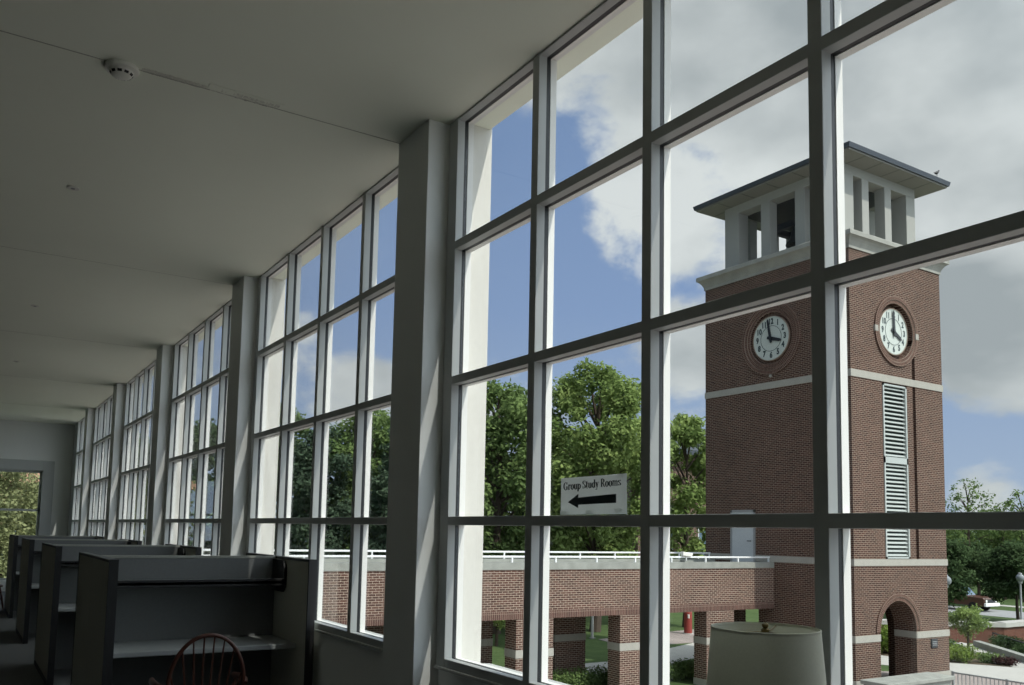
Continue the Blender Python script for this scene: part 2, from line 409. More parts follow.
# ------------------------------------------------------------------ study carrels (double sided)
def make_carrel(x0, x1, y0, label):
    L_, T, H = 1.62, .058, 1.37
    t = thing('study_carrel', ((x0+x1)/2, y0+L_/2, 0), label, 'study carrel', 'double study carrels in a row')
    ym = y0+L_/2
    for s, xa in ((0, x0), (1, x1-T)):
        e = MB().box(xa+.004, xa+T-.004, y0+.012, ym-.004, .05, H-.014).box(xa+.004, xa+T-.004, ym+.004, y0+L_-.012, .05, H-.014)
        ep = e.build('end_panel', M['fabric_end'], t, bevel=.004)
        tr = MB()
        tr.box(xa, xa+T, y0, y0+.018, .0, H).box(xa, xa+T, y0+L_-.018, y0+L_, 0, H).box(xa, xa+T, y0+.018, y0+L_-.018, 0, .055)
        tr.build('edge_trim', M['black'], ep)
        cp = MB().box(xa, xa+T, y0+.018, ym-.003, H-.02, H).box(xa, xa+T, ym+.003, y0+L_-.018, H-.02, H)
        cp.build('top_cap', M['fabric2'], ep, bevel=.004)
    dv = MB().box(x0+T, x1-T, ym-.026, ym+.026, .05, H-.012).build('divider_panel', M['fabric2'], t)
    MB().box(x0+T, x1-T, ym-.03, ym+.03, H-.02, H).build('top_cap', M['fabric'], dv, bevel=.003)
    for s in (-1, 1):
        ya, yb = sorted((ym+s*.028, ym+s*.60))
        MB().box(x0+T, x1-T, ya, yb, .705, .742).build('worktop', M['laminate'], t, bevel=.006)
        ya, yb = sorted((ym+s*.028, ym+s*.32))
        sh = MB().box(x0+T, x1-T, ya, yb, 1.165, 1.19).build('shelf', M['laminate'], t, bevel=.003)
        yl = ym+s*.32
        MB().box(x0+T, x1-T, min(yl, yl-s*.02), max(yl, yl-s*.02), 1.15, 1.205).build('shelf_lip', M['black'], sh, bevel=.004)
        for xb in (x0+T, x1-T-.022):
            prof = [(ym+s*.028, 1.10), (ym+s*.028, 1.345)] + [(ym+s*(.24+.08*sin(a)), 1.265+.08*cos(a)) for a in [i*pi/12 for i in range(7)]] + [(ym+s*.32, 1.15), (ym+s*.27, 1.10)]
            MB().prism(prof, 'x', xb, xb+.022).build('shelf_bracket', M['black'], t)
    return t
CX0, CX1, CY, CP = .865, 2.27, 6.1, 3.5
clab = ['nearest grey double study carrel with a wooden chair pulled up to it', 'second grey double study carrel from the front', 'third grey double study carrel from the front', 'farthest grey double study carrel near the end wall']
c0 = make_carrel(CX0, CX1, CY, clab[0])
for k in (1, 2, 3):
    dup(c0, (c0.location.x, c0.location.y+CP*k, 0), label=clab[k])

# ------------------------------------------------------------------ windsor chairs
def make_chair(label):
    """built at the origin facing +y, then placed"""
    t = thing('windsor_chair', (0, 0, 0), label, 'chair', 'wooden spindle-back chairs')
    # saddle seat: rounded outline with a dished top
    n = 36; prof = []
    for i in range(n):
        a = 2*pi*i/n; ca, sa = cos(a), sin(a)
        rx = .225*(1.0 if sa > 0 else .95); ry = .205
        prof.append((rx*math.copysign(abs(ca)**.75, ca), ry*math.copysign(abs(sa)**.75, sa)))
    vs = []; rings = [(1.0, .412), (1.0, .432), (.95, .446), (.75, .440), (.4, .430), (.0001, .428)]
    for k, z in rings: vs += [(x*k, y*k, z) for x, y in prof]
    fs = [tuple(range(n))[::-1]]
    for r in range(len(rings)-1):
        fs += [(r*n+i, r*n+(i+1) % n, (r+1)*n+(i+1) % n, (r+1)*n+i) for i in range(n)]
    MB().add(vs, fs, 0, True).build('seat', M['wood'], t)
    for sx in (-1, 1):
        for sy in (-1, 1):
            a = Vector((sx*.15, sy*.13, .42)); b = Vector((sx*.215, sy*.20 - (.03 if sy < 0 else 0), 0))
            pts = [a+(b-a)*k for k in (0, .12, .25, .3, .36, .45, .6, .75, .9, 1)]
            MB().tube(pts, [.013, .015, .019, .013, .018, .021, .019, .017, .014, .012], 12).build('leg', M['wood'], t)
    st = MB()
    for sx in (-1, 1): st.tube([(sx*.186, -.18, .19), (sx*.184, 0, .195), (sx*.186, .165, .20)], [.009, .014, .009], 8)
    st.tube([(-.184, 0, .195), (0, 0, .197), (.184, 0, .195)], [.009, .014, .009], 8)
    st.build('stretcher', M['wood'], t)
    # bow back
    hoop = []
    for i in range(33):
        a = pi*i/32
        x = -.235*cos(a)*(1.0); z = .40*sin(a)**.62 if 0 < a < pi else 0
        hoop.append((x*(1 if z > .2 else .86+.14*z/.2), -.175 - .20*z*.62, .435+z*1.27))
    MB().tube(hoop, .0125, 10).build('bow', M['wood'], t)
    for k in range(8):
        u = (k-3.5)/3.5
        xb, xt = .135*u, .215*u
        zt = .435+1.27*.40*(max(.0, 1-(xt/.235)**2)**.5)**.62
        MB().tube([(xb, -.16, .43), ((xb+xt)/2, -.17-.124*((zt-.435)/2.54), (zt+.43)/2), (xt, -.175-.124*(zt-.435)/1.27, zt)], [.0075, .0068, .005], 7).build('spindle', M['wood'], t)
    # curved arm rail with front posts
    for sx in (-1, 1):
        MB().tube([(sx*.232, -.215, .64), (sx*.262, -.10, .645), (sx*.268, .03, .645), (sx*.25, .13, .64)], [.012, .016, .02, .017], 10).build('arm', M['wood'], t)
        MB().tube([(sx*.20, .06, .43), (sx*.235, .08, .53), (sx*.255, .09, .64)], [.012, .016, .010], 9).build('arm_post', M['wood'], t)
    return t
ch = make_chair('red-brown spindle-back wooden chair at the nearest study carrel')
ch.location = (1.35, 5.62, 0)
dup(ch, (.62, 18.4, 0), rz=radians(-80), label='red wooden spindle-back chair far down the aisle by the end window')

# ------------------------------------------------------------------ lamp
lx, ly = 1.884, 1.62
lz = 1.355
d = thing('floor_lamp', (lx, ly, 0), 'floor lamp with a pale grey drum shade in front of the window', 'lamp')
MB().lathe([(0, 0), (.14, 0), (.145, .01), (.13, .028), (.04, .04), (.018, .06), (0, .06)], (lx, ly, 0), 36).build('base', M['brass'], d)
MB().lathe([(.011, .04), (.011, lz-.22), (.017, lz-.215), (.017, lz-.14), (.0, lz-.14)], (lx, ly, 0), 16).build('pole', M['brass'], d)
sh = MB().lathe([(.1672, lz-.30), (.1432, lz), (.1408, lz), (.1648, lz-.30)], (lx, ly, 0), 64, closed=True).build('lamp_shade', M['shade'], d)
for r, z in ((.1437, lz), (.1677, lz-.30)): MB().lathe([(r, z-.006), (r+.0012, z), (r-.003, z+.0012), (r-.004, z-.005)], (lx, ly, 0), 64, closed=True).build('shade_edging', M['shade'], sh)
sp = MB()
for k in range(3):
    a = 2*pi*k/3+.5
    sp.tube([(lx, ly, lz-.012), (lx+.07*cos(a), ly+.07*sin(a), lz-.012), (lx+.1415*cos(a), ly+.1415*sin(a), lz-.006)], .0022, 6)
sp.tube([(lx+.045, ly-.02, lz-.14), (lx+.05, ly-.022, lz-.05), (lx, ly, lz-.012)], .002, 6).tube([(lx-.045, ly+.02, lz-.14), (lx-.05, ly+.022, lz-.05), (lx, ly, lz-.012)], .002, 6)
sp.build('harp', M['brass'], d)
MB().lathe([(.0, lz-.014), (.011, lz-.012), (.012, lz-.004), (.006, lz), (.009, lz+.004), (.009, lz+.010), (.0, lz+.015)], (lx, ly, 0), 16).build('finial', M['brass'], d)
MB().lathe([(.013, lz-.14), (.014, lz-.12), (.030, lz-.085), (.030, lz-.065), (.018, lz-.042), (0, lz-.036)], (lx, ly, 0), 20).build('bulb', M['white'], d)

# ------------------------------------------------------------------ paper sign with serif lettering
SX = WX+.056
sy0, sy1, sz0, sz1 = 3.205, 2.742, 1.684, 1.853     # left edge, right edge, bottom, top
sg = thing('paper_sign', (SX, (sy0+sy1)/2, sz0), 'white paper sign reading Group Study Rooms with a black left arrow, taped to the glass', 'sign')
n = 14; vs = []
for i in range(n+1):
    for z in (sz0, sz1):
        u = i/n; vs.append((SX-.0012-.0012*sin(u*9)-(0.004*(u > .9)*(u-.9)*10 if z == sz1 else 0), sy0+(sy1-sy0)*u, z-(0.002*(1-u) if z == sz1 else 0)))
m = MB(); m.add(vs, [(2*i, 2*i+2, 2*i+3, 2*i+1) for i in range(n)])
m.add([(x-.0006, y, z) for x, y, z in vs], [(2*i, 2*i+1, 2*i+3, 2*i+2) for i in range(n)])
m.build('sheet', M['paper'], sg)
TH, TN = .205, .075
def stroke(polys, pts, wmul=1.0):
    for (x0, y0), (x1, y1) in zip(pts[:-1], pts[1:]):
        dx, dy = x1-x0, y1-y0; l = math.hypot(dx, dy) or 1
        # broad-nib widths: horizontal extent thick, vertical extent thin
        hx = .5*TH*abs(dy)/l*wmul + .5*TN*.4; hy = .5*TN*abs(dx)/l + .01
        if abs(dy) >= abs(dx)*.35: polys.append([(x0-hx, y0), (x0+hx, y0), (x1+hx, y1), (x1-hx, y1)])
        else: polys.append([(x0-.02, y0-hy-.012), (x1+.02, y1-hy-.012), (x1+.02, y1+hy+.012), (x0-.02, y0+hy+.012)])
def arc(cx, cy, rx, ry, a0, a1, n=16):
    return [(cx+rx*cos(radians(a0+(a1-a0)*i/n)), cy+ry*sin(radians(a0+(a1-a0)*i/n))) for i in range(n+1)]
def bar(polys, x0, x1, y, h=.05): polys.append([(x0, y-h/2), (x1, y-h/2), (x1, y+h/2), (x0, y+h/2)])
def letter(c):
    p = []
    if c == 'G':
        stroke(p, arc(.40, .5, .31, .48, 48, 318)); stroke(p, [(.66, .05), (.66, .42)]); bar(p, .48, .80, .44); stroke(p, [(.64, .70), (.66, .98)], .5); w = .86
    elif c == 'r':
        stroke(p, [(.16, .03), (.16, .66)]); bar(p, .0, .34, .025); bar(p, .0, .16, .65); stroke(p, arc(.36, .42, .18, .22, 175, 60)); stroke(p, [(.42, .52), (.42, .63)], .8); w = .50
    elif c == 'o': stroke(p, arc(.29, .33, .20, .33, 0, 360, 24)); w = .58
    elif c == 'u':
        stroke(p, [(.15, .66), (.15, .2)]); stroke(p, arc(.30, .2, .15, .19, 180, 340)); stroke(p, [(.48, .66), (.48, .02)]); bar(p, .0, .15, .645); bar(p, .34, .48, .645); bar(p, .48, .62, .025); w = .64
    elif c in 'pd':
        stroke(p, arc(.36 if c == 'p' else .28, .33, .19, .32, 0, 360, 24))
        if c == 'p': stroke(p, [(.15, .66), (.15, -.27)]); bar(p, .0, .32, -.265); bar(p, .0, .15, .645)
        else: stroke(p, [(.48, 1.0), (.48, .02)]); bar(p, .33, .48, .985); bar(p, .48, .62, .025)
        w = .63
    elif c == 'S':
        stroke(p, arc(.30, .75, .20, .23, 40, 240)); stroke(p, [(.17, .62), (.44, .40)], .9); stroke(p, arc(.30, .25, .21, .24, 50, -140)); stroke(p, [(.48, .72), (.48, .98)], .4); stroke(p, [(.10, .02), (.10, .30)], .4); w = .60
    elif c == 's':
        stroke(p, arc(.22, .50, .14, .15, 40, 240, 12)); stroke(p, [(.12, .43), (.32, .26)], .9); stroke(p, arc(.22, .17, .15, .16, 50, -140, 12)); stroke(p, [(.35, .50), (.35, .66)], .4); stroke(p, [(.07, .01), (.07, .20)], .4); w = .46
    elif c == 't':
        stroke(p, [(.18, .86), (.18, .14)]); bar(p, .03, .36, .63, .06); stroke(p, arc(.28, .13, .10, .12, 190, 310, 8)); w = .42
    elif c == 'y':
        stroke(p, [(.12, .66), (.32, .06)]); stroke(p, [(.48, .66), (.24, -.20)], .45); stroke(p, arc(.17, -.2, .08, .07, 0, -180, 8)); bar(p, .0, .26, .645); bar(p, .38, .58, .645); w = .58
    elif c == 'R':
        stroke(p, [(.20, .03), (.20, .97)]); bar(p, .04, .36, .025); bar(p, .04, .42, .975); stroke(p, arc(.38, .74, .20, .235, 90, -90)); bar(p, .2, .42, .505); stroke(p, [(.40, .50), (.66, .03)]); bar(p, .60, .80, .025); w = .80
    elif c == 'm':
        for x in (.15, .47, .79): stroke(p, [(x, .03), (x, .60 if x > .2 else .66)], .75); bar(p, x-.11, x+.11, .025)
        for x in (.15, .47): stroke(p, arc(x+.17, .46, .15, .18, 170, 10, 10))
        bar(p, 0, .15, .645); w = .97
    else: w = .30
    return p, w
tx = MB(); cap = .0358; adv = .032; sxx = 1.12
xc = .0
th = SX-.0042
for c in 'Group Study Rooms':
    ps, wd = letter(c)
    for poly in ps:
        q = [(th, sy0-.022-(xc+x)*cap*sxx, sz0+.112+(xc*.0009)+y*cap) for x, y in poly]
        tx.add(q, [tuple(range(len(q)))])
    xc += wd
tx.build('lettering', M['ink'], sg)
k = (sy0-sy1)
aw = [(.122, .335), (.29, .17), (.29, .26), (.855, .285), (.855, .51), (.29, .45), (.29, .55)]
MB().add([(th, sy0-u*k, sz0+v*(sz1-sz0)) for u, v in aw], [tuple(range(7))]).build('arrow', M['ink'], sg)
tape_m = plain('dull_tape', (.78, .80, .78), .5)
for u, v in ((.05, .06), (.46, .06), (.88, .09), (.90, .95)): MB().add([(th-.0003, sy0-(u+a*.05)*k, sz0+(v+b*.05)*(sz1-sz0)) for a, b in ((-1, -1), (1, -1), (1, 1), (-1, 1))], [(0, 1, 2, 3)]).build('tape', M['paper'], sg)

# ------------------------------------------------------------------ clock tower
TX0, TX1, TY0, TY1 = 25.65, 31.12, 18.27, 25.04
tw = thing('clock_tower', ((TX0+TX1)/2, (TY0+TY1)/2, G), 'tall square brick clock tower with an open stone belfry', 'clock tower')
AX0, AX1, ASP = 27.02, 29.12, -1.56              # arch jambs and springing
arch = [(AX0, G), (AX0, ASP)] + [(28.07-1.05*cos(a), ASP+1.05*sin(a)) for a in [pi*i/20 for i in range(1, 20)]] + [(AX1, ASP), (AX1, G)]
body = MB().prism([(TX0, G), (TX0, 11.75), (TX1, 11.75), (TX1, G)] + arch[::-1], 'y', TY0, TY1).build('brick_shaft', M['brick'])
CZ = 9.10; CXR, CYL = 28.28, 21.68
cut = [MB().prism(circle(CXR, CZ, 1.02, 48), 'y', TY0-.5, TY0+.26),
       MB().prism(circle(CYL, CZ, 1.00, 48), 'x', TX0-.5, TX0+.10),
       MB().box(TX0+1.05, TX1-.85, TY0+.85, TY1-1.05, G-.5, .25),
       MB().prism([(21.65+1.5*cos(a), -1.75+1.5*sin(a)) for a in [pi*i/24 for i in range(25)]]+[(20.15, G-.5), (23.15, G-.5)], 'x', TX0+2, TX1+.5),
       MB().box(TX0-.5, TX0+1, 22.36, 23.30, G-.5, -.85),
       MB().box(TX0+.35, 27.5, 22.36, TY1+.5, G-.5, -.85),
       MB().box(27.40, 28.86, TY0-.5, TY0+.16, .94, 7.16),
       MB().box(29.22, 29.40, TY0-.5, TY0+.20, .94, 8.9)]
boolean(body, cut)
o = body; me = o.data
off = Vector(tw.location)
for v in me.vertices: v.co -= off
o.parent = tw
def ring_band(x0, x1, y0, y1, z0, z1, p, gaps=()):
    """a band standing p proud of the four tower faces"""
    m = MB()
    m.box(x0-p, x1+p, y0-p, y0+.02, z0, z1).box(x0-p, x1+p, y1-.02, y1+p, z0, z1).box(x0-p, x0+.02, y0+.02, y1-.02, z0, z1).box(x1-.02, x1+p, y0+.02, y1-.02, z0, z1)
    return m
ring_band(TX0, TX1, TY0, TY1, 7.18, 7.43, .025).build('stone_band', M['stone'], tw)
ring_band(TX0, TX1, TY0, TY1, .70, .93, .025).build('stone_band', M['stone'], tw)
p = .025
for bx in ((TX0-p, AX0, TY0-p, TY0+.02, AX0-.02, AX0+.02), (AX1, TX1+p, TY0-p, TY0+.02, AX1-.02, AX1+.02)):
    MB().box(*bx[:4], -1.86, -1.63).box(bx[4], bx[5], TY0, TY0+.85, -1.86, -1.63).build('stone_band', M['stone'], tw)
for xa, xb, ya, yb in ((TX0-p, TX0+.02, TY0+.02, 22.36), (TX0-p, TX0+.02, 23.30, TY1+p), (TX1-.02, TX1+p, TY0+.02, 20.15), (TX1-.02, TX1+p, 23.15, TY1+p)):
    MB().box(xa, xb, ya, yb, -1.86, -1.63).build('stone_band', M['stone'], tw)
p = .03
MB().box(TX0-p, AX0, TY0-p, TY0+.02, G, -3.1).box(TX0-p, TX0+.02, TY0+.02, 22.36, G, -3.1).build('stone_base', M['stone'], tw)
MB().box(AX1, TX1+p, TY0-p, TY0+.02, G, -3.1).build('stone_base', M['stone'], tw)
# brick ring round the arch
def uv_ring(name, c, r0, r1, plane, at, proud, a0, a1, mat, parent, n=72):
    """flat annulus sector of brick with radial joints; plane 'y' lies in x-z, plane 'x' lies in y-z"""
    vs, fs, uvs = [], [], []
    for i in range(n+1):
        a = a0+(a1-a0)*i/n
        for r, h in ((r0, 0), (r0, proud), (r1, proud), (r1, 0)):
            u, w_ = c[0]+r*cos(a), c[1]+r*sin(a)
            vs.append((u, at-h, w_) if plane == 'y' else (at-h, u, w_))
    for i in range(n):
        for k in range(3): fs.append((i*4+k, i*4+k+1, (i+1)*4+k+1, (i+1)*4+k))
    mb = MB().add(vs, fs); ob = mb.build(name, mat, parent)
    me = ob.data; ul = me.uv_layers.new(name='UVMap'); o_ = Vector(tw.location)
    rm = (r0+r1)/2
    for poly in me.polygons:
        aa = []
        for li in poly.loop_indices:
            v = me.vertices[me.loops[li].vertex_index].co + o_
            u, w_ = ((v.x if plane == 'y' else v.y)-c[0], v.z-c[1])
            a = (atan2(w_, u)-a0) % (2*pi)
            aa.append((li, a, math.hypot(u, w_)))
        mxa = max(q[1] for q in aa)
        for li, a, r in aa:
            if mxa > pi*1.9 and a < .2: a += 2*pi
            ul.data[li].uv = ((r-r0), a*rm)
    return ob
for r0, r1, pr in ((1.05, 1.17, .02), (1.18, 1.30, .05)):
    uv_ring('arch_ring', (28.07, ASP), r0, r1, 'y', TY0, pr, 0, pi, M['ringbrick'], tw, 40)
# clocks
def numerals_mesh(texts, plane, c, at, r, size, parent):
    for i, s_ in enumerate(texts):
        m = MB()
        ang = radians(90-30*(i+1))
        cu = bpy.data.curves.new('t', 'FONT'); cu.body = s_; cu.size = size; cu.align_x = 'CENTER'; cu.align_y = 'CENTER'; cu.offset = .014
        cu.resolution_u = 3
        ob = bpy.data.objects.new('t', cu); C.objects.link(ob)
        dg = bpy.context.evaluated_depsgraph_get(); me = bpy.data.meshes.new_from_object(ob.evaluated_get(dg))
        vs = []
        for v in me.vertices:
            u, w_ = r*cos(ang)+v.co.x*.82, r*sin(ang)+v.co.y
            vs.append((c[0]+u, at, c[1]+w_) if plane == 'y' else (at, c[0]-u, c[1]+w_))
        m.add(vs, [tuple(p.vertices) for p in me.polygons]); m.build('numeral', M['ink'], parent)
        bpy.data.objects.remove(ob); bpy.data.curves.remove(cu); bpy.data.meshes.remove(me)
def make_clock(plane, cu, face, depth, hour, minute, rings):
    """cu: horizontal coordinate of the centre on that face; rings: (r0, r1, height)"""
    sgn = 1 if plane == 'y' else -1
    at = face+depth
    c3 = (cu, at, CZ) if plane == 'y' else (at, cu, CZ)
    R = .84
    k = MB().lathe([(0, .0), (R, .0), (R, -.05), (R-.03, -.065), (R-.035, -.05), (0, -.05)], c3, 56, axis=plane).build('clock', M['dial'], tw)
    rim = MB().lathe([(R+.02, .0), (R+.02, -.07), (R, -.075), (R, .0)], c3, 56, axis=plane, closed=True).build('rim', M['ringbrick'], k)
    front = at-.052
    MB().lathe([(.475, -.053), (.475, -.058), (.492, -.058), (.492, -.053)], c3, 56, axis=plane, closed=True).build('minute_track', M['ink'], k)
    numerals_mesh([str(i) for i in range(1, 13)], plane, (cu, CZ), front-.003, .645, .30, k)
    def hand(name, deg, prof, h):
        a = radians(90-deg)
        vs = []
        for dd in (0, .015):
            for l, w_ in prof:
                u, z = l*cos(a)-w_*sin(a), l*sin(a)+w_*cos(a)
                vs.append((cu+u, front-h-dd, CZ+z) if plane == 'y' else (front-h-dd, cu-u, CZ+z))
        n = len(prof)
        MB().add(vs, [tuple(range(n)), tuple(range(n, 2*n))[::-1]] + [(i, (i+1) % n, n+(i+1) % n, n+i) for i in range(n)]).build(name, M['hand'], k)
    hand('hour_hand', hour, [(-.17, .05), (0, .07), (.44, .06), (.54, 0), (.44, -.06), (0, -.07), (-.17, -.05)], .02)
    hand('minute_hand', minute, [(-.18, .045), (0, .06), (.70, .042), (.78, 0), (.70, -.042), (0, -.06), (-.18, -.045)], .04)
    hub = MB().lathe([(0, -.05), (.055, -.05), (.055, -.12), (0, -.125)], c3, 20, axis=plane).build('hub', M['hand'], k)
    for r0, r1, hh in rings:
        uv_ring('brick_ring', (cu, CZ), r0, r1, plane, face, hh, 0, 2*pi, M['ringbrick'], k)
make_clock('y', CXR, TY0, .14, 120, 357, [(1.02, 1.14, .03), (1.15, 1.28, .06), ])
uv_ring('recess_ring', (CXR, CZ), .83, 1.02, 'y', TY0+.262, .012, 0, 2*pi, M['ringbrick'], tw)
make_clock('x', CYL, TX0, .06, 107, 350, [(1.00, 1.10, .02), (1.12, 1.23, .04), (1.25, 1.38, .06)])
uv_ring('recess_ring', (CYL, CZ), .83, 1.00, 'x', TX0+.102, .012, 0, 2*pi, M['ringbrick'], tw)
for x in (27.07, 29.49): MB().box(x-.09, x+.09, TY0-.075, TY0+.02, CZ-.16, CZ+.06).build('keystone', M['stone'], tw, bevel=.01)
MB().box(TX0-.07, TX0+.02, CYL-.05, CYL+.05, CZ-1.49, CZ-1.39).build('keystone', M['stone'], tw, bevel=.01)
# louver on the sunny face
lv = MB()
x0, x1, z0, z1, yy = 27.44, 28.84, .95, 7.12, TY0+.02
for a, b_, c_, e in ((x0, x0+.07, z0, z1), (x1-.07, x1, z0, z1), (x0, x1, z1-.06, z1), (x0, x1, z0, z0+.06), (x0, x1, 4.30, 4.52)): lv.box(a, b_, yy-.03, yy+.10, c_, e)
lf = lv.build('louver', M['louver'], tw)
sl = MB()
for a, b_ in ((z0+.06, 4.30), (4.52, z1-.06)):
    n = int(round((b_-a)/.146))
    for i in range(n):
        z = a+(b_-a)*(i+.5)/n
        sl.prism([(yy+.0, z-.032), (yy+.070, z+.034), (yy+.080, z+.020), (yy+.010, z-.050)], 'x', x0+.07, x1-.07)
sl.build('slats', M['louver'], lf)
MB().box(x0+.02, x1-.02, yy+.115, yy+.135, z0, z1).build('backing', M['louverdark'], lf)
# steel door onto the walkway roof
dr = MB().box(TX0-.03, TX0+.02, 22.56, 23.62, .58, 2.55).build('door', M['door'], tw, bevel=.008)
fm = MB().box(TX0-.05, TX0+.02, 22.48, 22.56, .58, 2.63).box(TX0-.05, TX0+.02, 23.62, 23.70, .58, 2.63).box(TX0-.05, TX0+.02, 22.48, 23.70, 2.55, 2.63)
fm.build('door_frame', M['metal'], dr)
MB().tube([(TX0-.03, 22.68, 1.45), (TX0-.09, 22.68, 1.45), (TX0-.09, 22.82, 1.45)], .018, 8).build('handle', M['darkmetal'], dr)
# cornice: stepped cove running round the shaft
prof = [(-.02, 11.70), (.04, 11.70), (.04, 11.80), (.07, 11.87), (.11, 11.95), (.17, 12.03), (.24, 12.08), (.27, 12.09), (.27, 12.24), (.24, 12.27), (-.6, 12.33), (-.6, 11.70)]
vs, fs = [], []
cs = [(TX0, TY0, -1, -1), (TX1, TY0, 1, -1), (TX1, TY1, 1, 1), (TX0, TY1, -1, 1)]
for (x, y, sx, sy) in cs:
    for d_, z in prof: vs.append((x+sx*d_, y+sy*d_, z))
n = len(prof)
for i in range(4):
    j = (i+1) % 4
    for k in range(n): fs.append((i*n+k, i*n+(k+1) % n, j*n+(k+1) % n, j*n+k))
MB().add(vs, fs).build('cornice', M['stonew'], tw)
MB().box(TX0+.4, TX1-.4, TY0+.4, TY1-.4, 11.8, 12.30).build('belfry_floor', M['stonew'], tw)
# belfry
e = .56
bx0, bx1, by0, by1 = TX0+e, TX1-e, TY0+e, TY1-e
LZ, SZ = 14.76, 15.10
for px in (bx0, bx1-.56):
    for py in (by0, by1-.74):
        MB().box(px, px+.56, py, py+.74, 12.30, LZ).build('belfry_pier', M['belfry'], tw, bevel=.01)
ys = [by0+1.69, by0+3.32]
xs = [27.27, 28.64]
for x in (bx0, bx1-.42):
    for y in ys: MB().box(x, x+.42, y, y+.44, 12.30, LZ).build('belfry_column', M['belfry'], tw, bevel=.008)
for y in (by0, by1-.42):
    for x in xs: MB().box(x, x+.40, y, y+.42, 12.30, LZ).build('belfry_column', M['belfry'], tw, bevel=.008)
MB().box(bx0, bx1, by0, by0+.56, LZ, SZ).box(bx0, bx1, by1-.56, by1, LZ, SZ).box(bx0, bx0+.56, by0+.56, by1-.56, LZ, SZ).box(bx1-.56, bx1, by0+.56, by1-.56, LZ, SZ).build('belfry_lintel', M['belfry'], tw)
ov = .30
rx0, rx1, ry0, ry1 = TX0-ov, TX1+ov, TY0-ov, TY1+ov
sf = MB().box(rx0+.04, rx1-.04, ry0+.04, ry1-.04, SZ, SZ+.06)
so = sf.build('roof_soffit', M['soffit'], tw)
MB().box(bx0+.56, bx1-.56, by0+.56, by1-.56, LZ-.02, LZ+.05).build('belfry_ceiling', M['darkmetal'], tw)
jt = MB()
for k in range(1, 6):
    x = rx0+(rx1-rx0)*k/6; jt.box(x-.012, x+.012, ry0+.05, ry1-.05, SZ-.004, SZ+.001)
    y = ry0+(ry1-ry0)*k/6; jt.box(rx0+.05, rx1-.05, y-.012, y+.012, SZ-.004, SZ+.001)
jt.build('soffit_joints', M['louverdark'], so)
cxm, cym = (rx0+rx1)/2, (ry0+ry1)/2
rf = MB()
vs = [(rx0-.02, ry0-.02, SZ+.06), (rx1+.02, ry0-.02, SZ+.06), (rx1+.02, ry1+.02, SZ+.06), (rx0-.02, ry1+.02, SZ+.06), (rx0-.06, ry0-.06, SZ+.22), (rx1+.06, ry0-.06, SZ+.22), (rx1+.06, ry1+.06, SZ+.22), (rx0-.06, ry1+.06, SZ+.22), (cxm, cym-.6, SZ+.95), (cxm, cym+.6, SZ+.95)]
rf.add(vs, [(0, 3, 2, 1), (0, 1, 5, 4), (1, 2, 6, 5), (2, 3, 7, 6), (3, 0, 4, 7), (4, 5, 8), (5, 6, 9, 8), (6, 7, 9), (7, 4, 8, 9)])
rf.build('roof', M['fascia'], tw)
# plaque, bells, bird
pq = thing('wall_plaque', (30.17, TY0-.03, -2.2), 'small dark square plaque on the tower brick right of the arch', 'plaque')
MB().box(29.96, 30.34, TY0-.045, TY0-.001, -2.24, -1.92).build('plate', M['darkmetal'], pq, bevel=.012)
m = MB()
for z in (-2.02, -2.08, -2.14): m.box(30.02, 30.28, TY0-.049, TY0-.044, z-.012, z+.012)
m.build('raised_lines', M['metal'], pq)
fr = thing('bell_frame', (28.4, 21.65, 12.3), 'dark steel frame inside the tower belfry carrying the bells', 'bell frame')
m = MB()
for x in (27.3, 29.5):
    for y in (20.3, 23.0): MB().box(x-.07, x+.07, y-.07, y+.07, 12.30, 14.74).build('post', M['darkmetal'], fr)
MB().box(27.2, 29.6, 20.22, 20.40, 13.9, 14.15).box(27.2, 29.6, 22.9, 23.08, 13.9, 14.15).box(27.25, 27.43, 20.4, 22.9, 13.9, 14.15).box(29.4, 29.58, 20.4, 22.9, 13.9, 14.15).box(28.3, 28.48, 20.4, 22.9, 13.95, 14.15).build('beams', M['darkmetal'], fr)
for i, (x, y, s_, lb) in enumerate(((27.35, 21.75, 1.0, 'dark bronze bell hanging on the near side of the belfry'), (29.0, 21.2, .8, 'smaller dark bronze bell deeper inside the belfry'))):
    bl = thing('tower_bell', (x, y, 13.1), lb, 'bell')
    zz = 13.86
    MB().lathe([(0, zz), (.16*s_, zz-.02), (.22*s_, zz-.12*s_), (.26*s_, zz-.35*s_), (.34*s_, zz-.58*s_), (.45*s_, zz-.72*s_), (.46*s_, zz-.76*s_), (.42*s_, zz-.75*s_), (.28*s_, zz-.5*s_), (0, zz-.3*s_)], (x, y, 0), 32).build('bell_body', M['darkmetal'], bl)
    MB().tube([(x, y, zz-.3*s_), (x, y, zz-.68*s_)], [.02, .03], 8).lathe([(0, zz-.82*s_), (.06*s_, zz-.78*s_), (.07*s_, zz-.72*s_), (.05*s_, zz-.66*s_), (0, zz-.64*s_)], (x, y, 0), 14).build('clapper', M['black'], bl)
    MB().box(x-.05, x+.05, y-.05, y+.05, zz-.02, 13.97).build('yoke', M['darkmetal'], bl)
